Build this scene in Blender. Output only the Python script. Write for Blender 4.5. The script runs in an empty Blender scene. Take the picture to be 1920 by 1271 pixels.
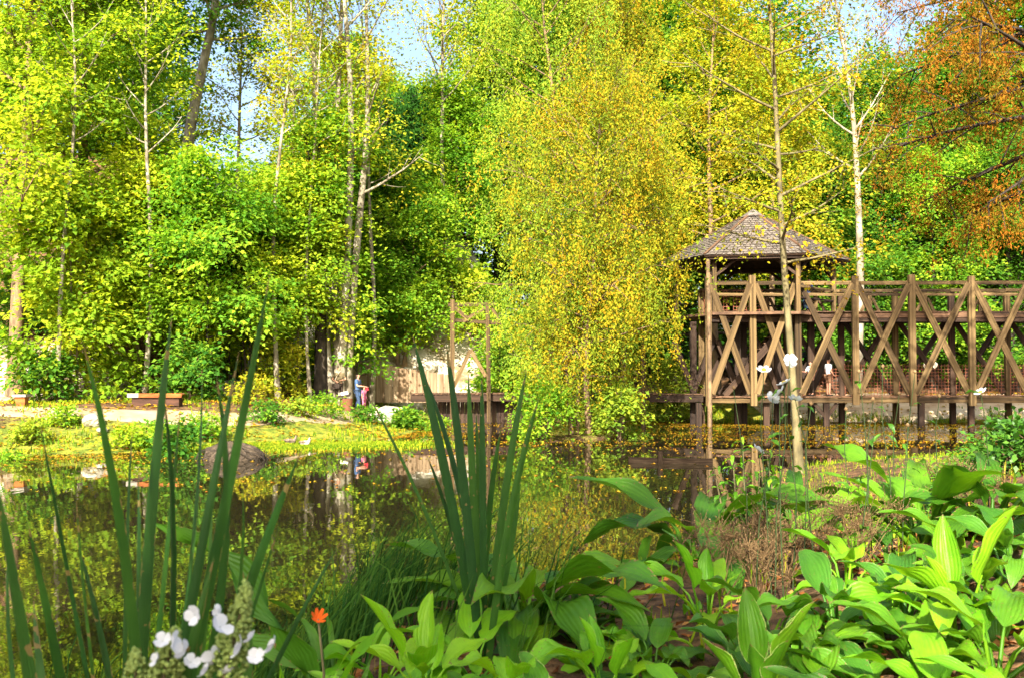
import bpy, math, random
import numpy as np
from mathutils import Vector, Matrix, Euler

# ------------------------------------------------------------------ camera, sky, sun, exposure
scene = bpy.context.scene
col = scene.collection
PI = math.pi
R = math.radians
EYE = 2.4           # camera height above the water (z = 0)
F = 1867.0          # focal length in photograph pixels
HORIZON = 700.0

cam_data = bpy.data.cameras.new('camera')
cam = bpy.data.objects.new('camera', cam_data)
col.objects.link(cam)
cam.location = (0, 0, EYE)
cam.rotation_euler = (R(90) + math.atan((HORIZON - 635.5) / F), 0, 0)
cam_data.sensor_width = 36.0
cam_data.lens = 36.0 * F / 1920.0
cam_data.clip_start = 0.05
cam_data.clip_end = 2000
cam_data.dof.use_dof = True
cam_data.dof.focus_distance = 13.0
cam_data.dof.aperture_fstop = 7.0
scene.camera = cam

SUN_EL, SUN_AZ = 37.0, 11.0      # azimuth: degrees to the left of straight behind the camera
to_sun = Vector((-math.sin(R(SUN_AZ)) * math.cos(R(SUN_EL)), -math.cos(R(SUN_AZ)) * math.cos(R(SUN_EL)), math.sin(R(SUN_EL))))
world = bpy.data.worlds.new('World')
scene.world = world
world.use_nodes = True
wn = world.node_tree
wn.nodes.clear()
sky = wn.nodes.new('ShaderNodeTexSky')
sky.sky_type = 'NISHITA'
sky.sun_disc = False
sky.sun_elevation = R(SUN_EL)
sky.sun_rotation = math.atan2(to_sun.x, to_sun.y)
sky.air_density = 1.0
sky.dust_density = 4.5
sky.ozone_density = 1.0
bg = wn.nodes.new('ShaderNodeBackground')
bg.inputs['Strength'].default_value = 0.125
wo = wn.nodes.new('ShaderNodeOutputWorld')
wn.links.new(sky.outputs[0], bg.inputs[0])
wn.links.new(bg.outputs[0], wo.inputs[0])

sun_data = bpy.data.lights.new('sun', 'SUN')
sun_data.energy = 5.0
sun_data.angle = R(0.53)
sun_data.color = (1.0, 0.93, 0.80)
sun = bpy.data.objects.new('sun', sun_data)
col.objects.link(sun)
sun.location = (0, 0, 60)
sun.rotation_euler = (-to_sun).to_track_quat('-Z', 'Y').to_euler()

vs = scene.view_settings
vs.view_transform = 'Standard'
vs.look = 'None'
vs.gamma = 1.0
vs.use_curve_mapping = False
vs.exposure = 1.7

cy = scene.cycles
cy.max_bounces = 6
cy.diffuse_bounces = 3
cy.glossy_bounces = 3
cy.transmission_bounces = 4
cy.transparent_max_bounces = 4
cy.caustics_reflective = False
cy.caustics_refractive = False
cy.use_denoising = True
cy.use_adaptive_sampling = True
cy.adaptive_threshold = 0.02
cy.sample_clamp_indirect = 6.0

# ------------------------------------------------------------------ small helpers
rng = np.random.default_rng(7)
random.seed(7)


def tag(o, label=None, cat=None, group=None, kind=None):
    if label: o['label'] = label
    if cat: o['category'] = cat
    if group: o['group'] = group
    if kind: o['kind'] = kind
    return o


def empty(name, loc, label=None, cat=None, group=None, rz=0.0):
    o = bpy.data.objects.new(name, None)
    o.empty_display_size = 0.2
    col.objects.link(o)
    o.location = loc
    o.rotation_euler = (0, 0, rz)
    return tag(o, label, cat, group)


def link(name, me, mat=None, parent=None, loc=None):
    o = bpy.data.objects.new(name, me)
    col.objects.link(o)
    if mat is not None and len(me.materials) == 0:
        me.materials.append(mat)
    if parent is not None:
        o.parent = parent
    if loc is not None:
        o.location = loc
    return o


def mesh_np(name, co, faces, smooth=True, attrs=None, uv=None):
    """co (n,3); faces: (m,k) array or a list of such arrays"""
    me = bpy.data.meshes.new(name)
    co = np.asarray(co, dtype=np.float32)
    if not isinstance(faces, list): faces = [faces]
    faces = [np.asarray(f, dtype=np.int32) for f in faces if len(f)]
    me.vertices.add(len(co))
    me.vertices.foreach_set('co', co.ravel())
    idx = np.concatenate([f.ravel() for f in faces])
    tot = np.concatenate([np.full(len(f), f.shape[1], dtype=np.int32) for f in faces])
    start = np.concatenate([[0], np.cumsum(tot)[:-1]]).astype(np.int32)
    me.loops.add(len(idx))
    me.loops.foreach_set('vertex_index', idx)
    me.polygons.add(len(tot))
    me.polygons.foreach_set('loop_start', start)
    me.polygons.foreach_set('use_smooth', np.full(len(tot), smooth, dtype=bool))
    if attrs:
        for k, v in attrs.items():
            a = me.attributes.new(k, 'FLOAT', 'POINT')
            a.data.foreach_set('value', np.asarray(v, dtype=np.float32))
    if uv is not None:
        l = me.uv_layers.new(name='UVMap')
        l.data.foreach_set('uv', np.asarray(uv, dtype=np.float32)[idx].ravel())
    me.update(calc_edges=True)
    return me


class MB:
    """collects verts and faces into one mesh"""
    def __init__(self): self.v = []; self.f = {}; self.n = 0; self.a = []
    def add(self, v, f, a=None):
        v = np.asarray(v, float); f = np.asarray(f, int)
        self.v.append(v); self.f.setdefault(f.shape[1], []).append(f + self.n); self.n += len(v)
        self.a.append(np.full(len(v), 0.5 if a is None else a) if np.isscalar(a) or a is None else np.asarray(a))
    def mesh(self, name, smooth=True):
        return mesh_np(name, np.concatenate(self.v), [np.concatenate(x) for x in self.f.values()], smooth, {'tint': np.concatenate(self.a)})


def tube_arrays(pts, rad, sides=6):
    pts = np.asarray(pts, float); rad = np.asarray(rad, float); n = len(pts)
    t = np.gradient(pts, axis=0); t /= np.linalg.norm(t, axis=1)[:, None] + 1e-9
    ref = np.array([0.31, 0.95, 0.05]) if abs(t[:, 2]).mean() > 0.6 else np.array([0.02, 0.05, 1.0])
    a = np.cross(t, ref); a /= np.linalg.norm(a, axis=1)[:, None] + 1e-9
    b = np.cross(t, a)
    ang = np.arange(sides) * 2 * PI / sides
    ring = a[:, None, :] * np.cos(ang)[None, :, None] + b[:, None, :] * np.sin(ang)[None, :, None]
    v = (pts[:, None, :] + ring * rad[:, None, None]).reshape(-1, 3)
    i = np.arange(n - 1)[:, None] * sides; j = np.arange(sides)[None, :]; k = (j + 1) % sides
    f = np.stack([i + j, i + k, i + sides + k, i + sides + j], axis=-1).reshape(-1, 4)
    return v, f


def box_arrays(cx, cy_, cz, sx, sy, sz):
    v = np.array([(x, y, z) for x in (-.5, .5) for y in (-.5, .5) for z in (-.5, .5)]) * (sx, sy, sz) + (cx, cy_, cz)
    f = np.array([(0, 1, 3, 2), (4, 6, 7, 5), (0, 4, 5, 1), (2, 3, 7, 6), (0, 2, 6, 4), (1, 5, 7, 3)])
    return v, f


def sstep(a, b, x):
    t = np.clip((x - a) / (b - a), 0, 1)
    return t * t * (3 - 2 * t)


def unit(v):
    return v / (np.linalg.norm(v, axis=-1, keepdims=True) + 1e-9)


def wx(px, Y):      # world x of a photograph column at depth Y
    return (px - 960.0) / F * Y


def wz(py, Y):      # world z of a photograph row at depth Y
    return EYE - (py - HORIZON) / F * Y


def vnoise(x, y, s=1.0, seed=0):
    """cheap smooth pseudo noise in -1..1"""
    x = x * s; y = y * s
    r = 0
    for k, (a, b, c) in enumerate(((1.0, .3, .2), (-.57, 1.13, 1.7), (1.9, 1.3, 4.1), (-1.2, 2.7, .9), (3.1, -2.2, 2.6))):
        r = r + np.sin(a * x + b * y + c + seed * 1.7 + 0.8 * np.sin(b * x - a * y + k)) / (1 + .5 * k)
    return r / 3.0


# ------------------------------------------------------------------ materials
MATS = {}


def newmat(name):
    m = bpy.data.materials.new(name)
    m.use_nodes = True
    nt = m.node_tree
    nt.nodes.clear()
    out = nt.nodes.new('ShaderNodeOutputMaterial')
    MATS[name] = m
    return m, nt, out


def N(nt, kind, **kw):
    n = nt.nodes.new(kind)
    for k, v in kw.items():
        if k in n.inputs.keys(): n.inputs[k].default_value = v
        else: setattr(n, k, v)
    return n


def ramp(nt, cols, pos=None, interp='LINEAR'):
    r = nt.nodes.new('ShaderNodeValToRGB')
    e = r.color_ramp.elements
    r.color_ramp.interpolation = interp
    n = len(cols)
    pos = pos or [i / (n - 1) for i in range(n)]
    while len(e) < n: e.new(0.5)
    for i in range(n):
        e[i].position = pos[i]
        e[i].color = (*cols[i], 1)
    return r


def leaf_mat(name, cols, pos=None, trans=0.42, tcol=(1.25, 1.15, 0.5), gloss=0.0, patch=0.35):
    m, nt, out = newmat(name)
    at = N(nt, 'ShaderNodeAttribute', attribute_name='tint')
    geo = N(nt, 'ShaderNodeNewGeometry')
    nz = N(nt, 'ShaderNodeTexNoise', Scale=0.45, Detail=2.0)
    nt.links.new(geo.outputs['Position'], nz.inputs['Vector'])
    ma = N(nt, 'ShaderNodeMath', operation='MULTIPLY_ADD')
    ma.inputs[1].default_value = patch * 2
    nt.links.new(nz.outputs[0], ma.inputs[0])
    sb = N(nt, 'ShaderNodeMath', operation='SUBTRACT'); sb.inputs[1].default_value = patch
    nt.links.new(at.outputs['Fac'], sb.inputs[0])
    nt.links.new(sb.outputs[0], ma.inputs[2])
    rp = ramp(nt, cols, pos)
    nt.links.new(ma.outputs[0], rp.inputs[0])
    df = N(nt, 'ShaderNodeBsdfDiffuse')
    nt.links.new(rp.outputs[0], df.inputs['Color'])
    tl = N(nt, 'ShaderNodeBsdfTranslucent')
    mul = N(nt, 'ShaderNodeMix', data_type='RGBA', blend_type='MULTIPLY')
    mul.inputs[0].default_value = 1.0
    nt.links.new(rp.outputs[0], mul.inputs[6]); mul.inputs[7].default_value = (*tcol, 1)
    nt.links.new(mul.outputs[2], tl.inputs['Color'])
    mx = N(nt, 'ShaderNodeMixShader'); mx.inputs[0].default_value = trans
    nt.links.new(df.outputs[0], mx.inputs[1]); nt.links.new(tl.outputs[0], mx.inputs[2])
    last = mx
    if gloss > 0:
        gl = N(nt, 'ShaderNodeBsdfGlossy', Roughness=0.42)
        m2 = N(nt, 'ShaderNodeMixShader'); m2.inputs[0].default_value = gloss
        nt.links.new(mx.outputs[0], m2.inputs[1]); nt.links.new(gl.outputs[0], m2.inputs[2]); last = m2
    nt.links.new(last.outputs[0], out.inputs[0])
    return m


def surf_mat(name, cols, scale=4.0, stretch=(1, 1, 1), pos=None, rough=0.8, bump=0.3, bump_scale=None, per_object=0.0, coord='Object', detail=6.0, bdist=0.02, spec=0.3):
    m, nt, out = newmat(name)
    tc = N(nt, 'ShaderNodeTexCoord')
    mp = N(nt, 'ShaderNodeMapping'); mp.inputs['Scale'].default_value = stretch
    nt.links.new(tc.outputs[coord], mp.inputs['Vector'])
    nz = N(nt, 'ShaderNodeTexNoise', Scale=scale, Detail=detail, Roughness=0.62)
    nt.links.new(mp.outputs[0], nz.inputs['Vector'])
    rp = ramp(nt, cols, pos or [0.3 + 0.4 * i / (len(cols) - 1) for i in range(len(cols))])
    fac = nz.outputs[0]
    if per_object:
        oi = N(nt, 'ShaderNodeObjectInfo')
        ma = N(nt, 'ShaderNodeMath', operation='MULTIPLY_ADD'); ma.inputs[1].default_value = per_object
        sb = N(nt, 'ShaderNodeMath', operation='SUBTRACT'); sb.inputs[1].default_value = per_object * 0.5
        nt.links.new(oi.outputs['Random'], ma.inputs[0]); nt.links.new(nz.outputs[0], sb.inputs[0])
        nt.links.new(sb.outputs[0], ma.inputs[2]); fac = ma.outputs[0]
        ofs = N(nt, 'ShaderNodeVectorMath', operation='SCALE'); ofs.inputs['Scale'].default_value = 31.0
        cmb = N(nt, 'ShaderNodeCombineXYZ')
        nt.links.new(oi.outputs['Random'], cmb.inputs[0]); nt.links.new(oi.outputs['Random'], cmb.inputs[2])
        nt.links.new(cmb.outputs[0], ofs.inputs[0]); nt.links.new(ofs.outputs[0], mp.inputs['Location'])
    nt.links.new(fac, rp.inputs[0])
    bs = N(nt, 'ShaderNodeBsdfPrincipled', Roughness=rough)
    bs.inputs['Specular IOR Level'].default_value = spec
    nt.links.new(rp.outputs[0], bs.inputs['Base Color'])
    if bump:
        n2 = N(nt, 'ShaderNodeTexNoise', Scale=bump_scale or scale * 3, Detail=5.0)
        nt.links.new(mp.outputs[0], n2.inputs['Vector'])
        bp = N(nt, 'ShaderNodeBump', Strength=bump, Distance=bdist)
        nt.links.new(n2.outputs[0], bp.inputs['Height']); nt.links.new(bp.outputs[0], bs.inputs['Normal'])
    nt.links.new(bs.outputs[0], out.inputs[0])
    return m


leaf_mat('leaf_lime', [(0.09, 0.21, 0.018), (0.22, 0.37, 0.024), (0.37, 0.48, 0.028), (0.52, 0.52, 0.035)], trans=.55)
leaf_mat('leaf_fresh', [(0.055, 0.18, 0.018), (0.14, 0.32, 0.026), (0.27, 0.44, 0.03), (0.43, 0.50, 0.035)], trans=.55)
leaf_mat('leaf_green', [(0.025, 0.095, 0.014), (0.06, 0.18, 0.02), (0.14, 0.29, 0.025), (0.28, 0.37, 0.03)], trans=.48)
leaf_mat('leaf_dark', [(0.012, 0.05, 0.008), (0.025, 0.085, 0.012), (0.05, 0.14, 0.015)], trans=0.3)
leaf_mat('leaf_yellow', [(0.14, 0.24, 0.02), (0.30, 0.38, 0.025), (0.46, 0.45, 0.03), (0.55, 0.40, 0.03)], trans=.5)
leaf_mat('leaf_olive', [(0.08, 0.17, 0.02), (0.18, 0.30, 0.028), (0.30, 0.38, 0.03), (0.43, 0.40, 0.03)])
leaf_mat('leaf_gold', [(0.075, 0.13, 0.013), (0.19, 0.25, 0.018), (0.36, 0.31, 0.018), (0.46, 0.25, 0.015)])
leaf_mat('leaf_rust', [(0.06, 0.09, 0.010), (0.18, 0.13, 0.013), (0.31, 0.13, 0.014), (0.36, 0.10, 0.014)], trans=0.35, tcol=(1.2, 0.95, 0.5))
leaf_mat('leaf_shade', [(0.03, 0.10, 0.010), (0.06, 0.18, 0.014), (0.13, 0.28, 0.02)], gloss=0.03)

surf_mat('bark_grey', [(0.06, 0.05, 0.035), (0.20, 0.17, 0.12), (0.36, 0.32, 0.24)], 5, (1, 1, .35), bump=.7, bdist=.04)
surf_mat('bark_pale', [(0.07, 0.055, 0.035), (0.24, 0.205, 0.14), (0.46, 0.42, 0.33)], 2.2, (1, 1, .6), bump=.5, bdist=.03)
surf_mat('bark_brown', [(0.05, 0.035, 0.02), (0.17, 0.11, 0.06), (0.34, 0.21, 0.10)], 5, (1, 1, .35), bump=.7, bdist=.04)
surf_mat('wet_log', [(0.006, 0.004, 0.003), (0.018, 0.012, 0.008), (0.04, 0.028, 0.018)], 4, rough=1.0, spec=0.0)
surf_mat('stem_green', [(0.02, 0.04, 0.01), (0.05, 0.08, 0.02)], 9, bump=0)
surf_mat('bark_dark', [(0.010, 0.008, 0.006), (0.032, 0.024, 0.016), (0.075, 0.055, 0.036)], 5, (1, 1, .4), bump=.6, bdist=.04)
surf_mat('bark_olive', [(0.06, 0.05, 0.022), (0.14, 0.115, 0.05), (0.23, 0.19, 0.09)], 4, (1, 1, .5), bump=.4, bdist=.02)
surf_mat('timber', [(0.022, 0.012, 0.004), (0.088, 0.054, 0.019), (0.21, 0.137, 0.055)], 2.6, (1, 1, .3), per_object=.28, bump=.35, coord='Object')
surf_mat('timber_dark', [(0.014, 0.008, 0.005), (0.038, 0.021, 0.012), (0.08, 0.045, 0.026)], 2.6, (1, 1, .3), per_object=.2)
surf_mat('deck_board', [(0.03, 0.017, 0.010), (0.11, 0.06, 0.032), (0.24, 0.13, 0.07)], 2.0, per_object=.2)
surf_mat('palisade', [(0.13, 0.08, 0.04), (0.27, 0.19, 0.11), (0.40, 0.31, 0.20)], 2.2, (1, 1, .25), per_object=.3, bump=.3)
surf_mat('shingle', [(0.045, 0.036, 0.030), (0.12, 0.10, 0.08), (0.23, 0.195, 0.16)], 5, (1, 1, 1), bump=.4)
surf_mat('rust_wire', [(0.16, 0.05, 0.025), (0.30, 0.10, 0.05), (0.40, 0.18, 0.10)], 6, bump=0)
surf_mat('iron_dark', [(0.012, 0.011, 0.010), (0.03, 0.025, 0.02)], 6, bump=.2, rough=.6)
surf_mat('chalk', [(0.20, 0.16, 0.09), (0.46, 0.41, 0.31), (0.66, 0.61, 0.51)], 2.2, bump=.8, bdist=.08, bump_scale=5)
surf_mat('stone_grey', [(0.12, 0.11, 0.08), (0.30, 0.28, 0.22), (0.50, 0.47, 0.40)], 3.0, bump=.7, bdist=.05)
surf_mat('path', [(0.16, 0.11, 0.055), (0.29, 0.22, 0.13), (0.42, 0.34, 0.22)], 1.1, bump=.5, bdist=.03, bump_scale=18)
surf_mat('sand', [(0.32, 0.19, 0.10), (0.55, 0.41, 0.26), (0.66, 0.54, 0.38)], 0.8, bump=.5, bdist=.03, bump_scale=14, stretch=(.5, 1, 1))
surf_mat('bench_orange', [(0.17, 0.045, 0.008), (0.30, 0.095, 0.018), (0.38, 0.15, 0.035)], 2.5, (.3, 1, 1), per_object=.2)
surf_mat('bench_dark', [(0.03, 0.014, 0.008), (0.09, 0.038, 0.02)], 3)
surf_mat('bench_grey', [(0.22, 0.20, 0.15), (0.40, 0.37, 0.30)], 4)
surf_mat('litter', [(0.08, 0.03, 0.012), (0.22, 0.085, 0.03), (0.38, 0.18, 0.07)], 30, bump=0, coord='Generated')
surf_mat('mud_root', [(0.015, 0.011, 0.007), (0.05, 0.035, 0.02), (0.11, 0.08, 0.05)], 6, bump=.9, bdist=.05)
surf_mat('skin', [(0.42, 0.20, 0.12), (0.50, 0.26, 0.17)], 8, bump=0, rough=.6)
surf_mat('hair_dark', [(0.012, 0.008, 0.006), (0.03, 0.02, 0.012)], 30, bump=.4)
for nm, c in (('cloth_khaki', (0.13, 0.10, 0.05)), ('cloth_cream', (0.50, 0.42, 0.30)), ('cloth_brown', (0.045, 0.03, 0.02)), ('cloth_denim', (0.05, 0.10, 0.21)),
              ('cloth_pink', (0.55, 0.14, 0.24)), ('cloth_white', (0.62, 0.66, 0.70)), ('cloth_paleblue', (0.36, 0.46, 0.60)), ('cloth_navy', (0.015, 0.03, 0.11)),
              ('cloth_short', (0.17, 0.085, 0.045)), ('cloth_red', (0.42, 0.02, 0.03)), ('leather', (0.03, 0.02, 0.014)), ('shoe', (0.04, 0.035, 0.03)), ('cloth_jean', (0.03, 0.055, 0.11))):
    surf_mat(nm, [tuple(x * .75 for x in c), c, tuple(min(1, x * 1.2) for x in c)], 14, bump=.3, bdist=.01, rough=.85)
surf_mat('duck_brown', [(0.05, 0.035, 0.022), (0.14, 0.10, 0.065), (0.24, 0.19, 0.13)], 22, bump=.3, bdist=.005)
surf_mat('duck_dark', [(0.012, 0.02, 0.014), (0.03, 0.045, 0.03)], 20, bump=0)
surf_mat('duck_pale', [(0.38, 0.35, 0.30), (0.55, 0.51, 0.45)], 20, bump=0)
surf_mat('beak', [(0.40, 0.24, 0.03), (0.5, 0.3, 0.05)], 20, bump=0)
surf_mat('tub_brown', [(0.10, 0.035, 0.016), (0.22, 0.09, 0.045)], 6, (1, 1, .3))
surf_mat('paper', [(0.55, 0.50, 0.38), (0.75, 0.72, 0.62)], 6)
surf_mat('anemone_eye', [(0.45, 0.33, 0.03), (0.6, 0.42, 0.05)], 40, bump=0)
surf_mat('seed_brown', [(0.06, 0.034, 0.012), (0.16, 0.095, 0.038), (0.28, 0.18, 0.08)], 30, bump=0)


def petal_mat(name, c, trans=.35):
    m, nt, out = newmat(name)
    tc = N(nt, 'ShaderNodeTexCoord')
    nz = N(nt, 'ShaderNodeTexNoise', Scale=30.0, Detail=3.0)
    nt.links.new(tc.outputs['Object'], nz.inputs['Vector'])
    rp = ramp(nt, [tuple(x * .8 for x in c), c], [.3, .7])
    nt.links.new(nz.outputs[0], rp.inputs[0])
    d = N(nt, 'ShaderNodeBsdfDiffuse'); t = N(nt, 'ShaderNodeBsdfTranslucent')
    nt.links.new(rp.outputs[0], d.inputs[0]); nt.links.new(rp.outputs[0], t.inputs[0])
    mx = N(nt, 'ShaderNodeMixShader'); mx.inputs[0].default_value = trans
    nt.links.new(d.outputs[0], mx.inputs[1]); nt.links.new(t.outputs[0], mx.inputs[2])
    nt.links.new(mx.outputs[0], out.inputs[0])
    return m


petal_mat('petal_white', (0.80, 0.82, 0.84))
petal_mat('petal_cream', (0.62, 0.70, 0.38))
petal_mat('petal_orange', (0.75, 0.13, 0.02))
petal_mat('bud_green', (0.34, 0.44, 0.12))


def hosta_mat(name, c0, c1, c2, margin=None, mwidth=.2, veins=8.0):
    """leaf colour from a per-leaf random, fine parallel veins, optional pale margin (uv.x across, uv.y along)"""
    m, nt, out = newmat(name)
    uv = N(nt, 'ShaderNodeUVMap')
    sp = N(nt, 'ShaderNodeSeparateXYZ'); nt.links.new(uv.outputs[0], sp.inputs[0])
    oi = N(nt, 'ShaderNodeObjectInfo')
    tc = N(nt, 'ShaderNodeTexCoord')
    nz = N(nt, 'ShaderNodeTexNoise', Scale=9.0, Detail=4.0)
    nt.links.new(tc.outputs['Object'], nz.inputs['Vector'])
    ma = N(nt, 'ShaderNodeMath', operation='MULTIPLY_ADD'); ma.inputs[1].default_value = .45
    nt.links.new(nz.outputs[0], ma.inputs[0])
    m1 = N(nt, 'ShaderNodeMath', operation='MULTIPLY'); m1.inputs[1].default_value = .6
    nt.links.new(oi.outputs['Random'], m1.inputs[0]); nt.links.new(m1.outputs[0], ma.inputs[2])
    rp = ramp(nt, [c0, c1, c2], [.1, .5, .95])
    nt.links.new(ma.outputs[0], rp.inputs[0])
    # veins
    ce = N(nt, 'ShaderNodeMath', operation='SUBTRACT'); ce.inputs[1].default_value = .5
    nt.links.new(sp.outputs[0], ce.inputs[0])
    ab = N(nt, 'ShaderNodeMath', operation='ABSOLUTE'); nt.links.new(ce.outputs[0], ab.inputs[0])
    fr = N(nt, 'ShaderNodeMath', operation='MULTIPLY'); fr.inputs[1].default_value = veins * 2 * PI
    nt.links.new(ab.outputs[0], fr.inputs[0])
    cs = N(nt, 'ShaderNodeMath', operation='COSINE'); nt.links.new(fr.outputs[0], cs.inputs[0])
    bp = N(nt, 'ShaderNodeBump', Strength=.28, Distance=.004)
    nt.links.new(cs.outputs[0], bp.inputs['Height'])
    colour = rp.outputs[0]
    if margin:
        th = N(nt, 'ShaderNodeMath', operation='MULTIPLY_ADD'); th.inputs[1].default_value = .12
        th.inputs[2].default_value = .5 - mwidth * .5 - .06
        n2 = N(nt, 'ShaderNodeTexNoise', Scale=6.0); nt.links.new(uv.outputs[0], n2.inputs['Vector'])
        nt.links.new(n2.outputs[0], th.inputs[0])
        gt = N(nt, 'ShaderNodeMath', operation='GREATER_THAN')
        nt.links.new(ab.outputs[0], gt.inputs[0]); nt.links.new(th.outputs[0], gt.inputs[1])
        mx = N(nt, 'ShaderNodeMix', data_type='RGBA'); nt.links.new(gt.outputs[0], mx.inputs[0])
        nt.links.new(rp.outputs[0], mx.inputs[6]); mx.inputs[7].default_value = (*margin, 1)
        colour = mx.outputs[2]
    # blemishes: small browned spots and holes' rims
    vo = N(nt, 'ShaderNodeTexNoise', Scale=34.0, Detail=1.0); nt.links.new(tc.outputs['Object'], vo.inputs['Vector'])
    g2 = N(nt, 'ShaderNodeMath', operation='GREATER_THAN'); g2.inputs[1].default_value = .735
    ed = N(nt, 'ShaderNodeMapRange'); ed.inputs[1].default_value = .40; ed.inputs[2].default_value = .5; ed.inputs[4].default_value = .16
    nt.links.new(ab.outputs[0], ed.inputs[0])
    td = N(nt, 'ShaderNodeMapRange'); td.inputs[1].default_value = .86; td.inputs[2].default_value = 1.0; td.inputs[4].default_value = .26
    nt.links.new(sp.outputs[1], td.inputs[0])
    e1 = N(nt, 'ShaderNodeMath', operation='ADD'); nt.links.new(ed.outputs[0], e1.inputs[0]); nt.links.new(td.outputs[0], e1.inputs[1])
    e2 = N(nt, 'ShaderNodeMath', operation='ADD'); nt.links.new(e1.outputs[0], e2.inputs[0]); nt.links.new(vo.outputs[0], e2.inputs[1])
    nt.links.new(e2.outputs[0], g2.inputs[0])
    mb = N(nt, 'ShaderNodeMix', data_type='RGBA'); nt.links.new(g2.outputs[0], mb.inputs[0])
    nt.links.new(colour, mb.inputs[6]); mb.inputs[7].default_value = (.20, .15, .05, 1)
    colour = mb.outputs[2]
    bs = N(nt, 'ShaderNodeBsdfPrincipled', Roughness=.40)
    bs.inputs['Specular IOR Level'].default_value = .32
    nt.links.new(colour, bs.inputs['Base Color']); nt.links.new(bp.outputs[0], bs.inputs['Normal'])
    tl = N(nt, 'ShaderNodeBsdfTranslucent')
    mul = N(nt, 'ShaderNodeMix', data_type='RGBA', blend_type='MULTIPLY'); mul.inputs[0].default_value = 1
    nt.links.new(colour, mul.inputs[6]); mul.inputs[7].default_value = (1.5, 1.25, .4, 1)
    nt.links.new(mul.outputs[2], tl.inputs[0])
    ms = N(nt, 'ShaderNodeMixShader'); ms.inputs[0].default_value = .40
    nt.links.new(bs.outputs[0], ms.inputs[1]); nt.links.new(tl.outputs[0], ms.inputs[2])
    nt.links.new(ms.outputs[0], out.inputs[0])
    return m


hosta_mat('hosta_bright', (0.09, 0.30, 0.010), (0.17, 0.42, 0.012), (0.29, 0.52, 0.014))
hosta_mat('hosta_mid', (0.04, 0.14, 0.008), (0.09, 0.235, 0.010), (0.18, 0.37, 0.012))
hosta_mat('hosta_deep', (0.032, 0.115, 0.008), (0.06, 0.175, 0.010), (0.11, 0.26, 0.012))
hosta_mat('hosta_blue', (0.04, 0.15, 0.012), (0.07, 0.21, 0.015), (0.13, 0.31, 0.015), margin=(.22, .40, .1), mwidth=.03)
hosta_mat('hosta_variegated', (0.06, 0.19, 0.012), (0.11, 0.28, 0.012), (0.19, 0.37, 0.014), margin=(.42, .52, .16), mwidth=.07)
hosta_mat('iris_blade', (0.010, 0.042, 0.008), (0.02, 0.08, 0.011), (0.06, 0.16, 0.018), veins=6)
hosta_mat('hydrangea_leaf', (0.05, 0.17, 0.01), (0.09, 0.26, 0.015), (0.15, 0.34, 0.02), veins=7)

# ground: soil, fallen leaves, moss and chalk, mixed by attributes and noise
gm, nt, out = newmat('ground')
geo = N(nt, 'ShaderNodeNewGeometry')
n1 = N(nt, 'ShaderNodeTexNoise', Scale=3.0, Detail=8.0, Roughness=.7); nt.links.new(geo.outputs['Position'], n1.inputs['Vector'])
soil = ramp(nt, [(0.035, 0.02, 0.011), (0.085, 0.048, 0.024), (0.20, 0.105, 0.045), (0.30, 0.17, 0.07)], [.3, .48, .6, .75]); nt.links.new(n1.outputs[0], soil.inputs[0])
n2 = N(nt, 'ShaderNodeTexNoise', Scale=2.2, Detail=8.0, Roughness=.7); nt.links.new(geo.outputs['Position'], n2.inputs['Vector'])
moss = ramp(nt, [(0.04, 0.05, 0.010), (0.11, 0.15, 0.016), (0.24, 0.24, 0.025), (0.32, 0.19, 0.05)], [.30, .46, .58, .7]); nt.links.new(n2.outputs[0], moss.inputs[0])
n3 = N(nt, 'ShaderNodeTexNoise', Scale=0.8, Detail=10.0, Roughness=.72); nt.links.new(geo.outputs['Position'], n3.inputs['Vector'])
chk = ramp(nt, [(0.08, 0.06, 0.03), (0.24, 0.19, 0.11), (0.44, 0.39, 0.30), (0.58, 0.54, 0.45)], [.32, .46, .55, .7]); nt.links.new(n3.outputs[0], chk.inputs[0])


def maskmix(a, b, attr, noise_out, lo, hi):
    at = N(nt, 'ShaderNodeAttribute', attribute_name=attr)
    ad = N(nt, 'ShaderNodeMath', operation='ADD'); nt.links.new(at.outputs['Fac'], ad.inputs[0]); nt.links.new(noise_out, ad.inputs[1])
    mr = N(nt, 'ShaderNodeMapRange'); mr.inputs[1].default_value = lo; mr.inputs[2].default_value = hi
    nt.links.new(ad.outputs[0], mr.inputs[0])
    mx = N(nt, 'ShaderNodeMix', data_type='RGBA'); nt.links.new(mr.outputs[0], mx.inputs[0])
    nt.links.new(a, mx.inputs[6]); nt.links.new(b, mx.inputs[7])
    return mx.outputs[2]


c = maskmix(soil.outputs[0], moss.outputs[0], 'moss', n1.outputs[0], .85, 1.05)
c = maskmix(c, chk.outputs[0], 'chalk', n2.outputs[0], .85, 1.0)
bs = N(nt, 'ShaderNodeBsdfPrincipled', Roughness=.9); bs.inputs['Specular IOR Level'].default_value = .15
nt.links.new(c, bs.inputs['Base Color'])
n4 = N(nt, 'ShaderNodeTexNoise', Scale=14.0, Detail=6.0); nt.links.new(geo.outputs['Position'], n4.inputs['Vector'])
bp = N(nt, 'ShaderNodeBump', Strength=.9, Distance=.08); nt.links.new(n4.outputs[0], bp.inputs['Height']); nt.links.new(bp.outputs[0], bs.inputs['Normal'])
nt.links.new(bs.outputs[0], out.inputs[0])

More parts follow.
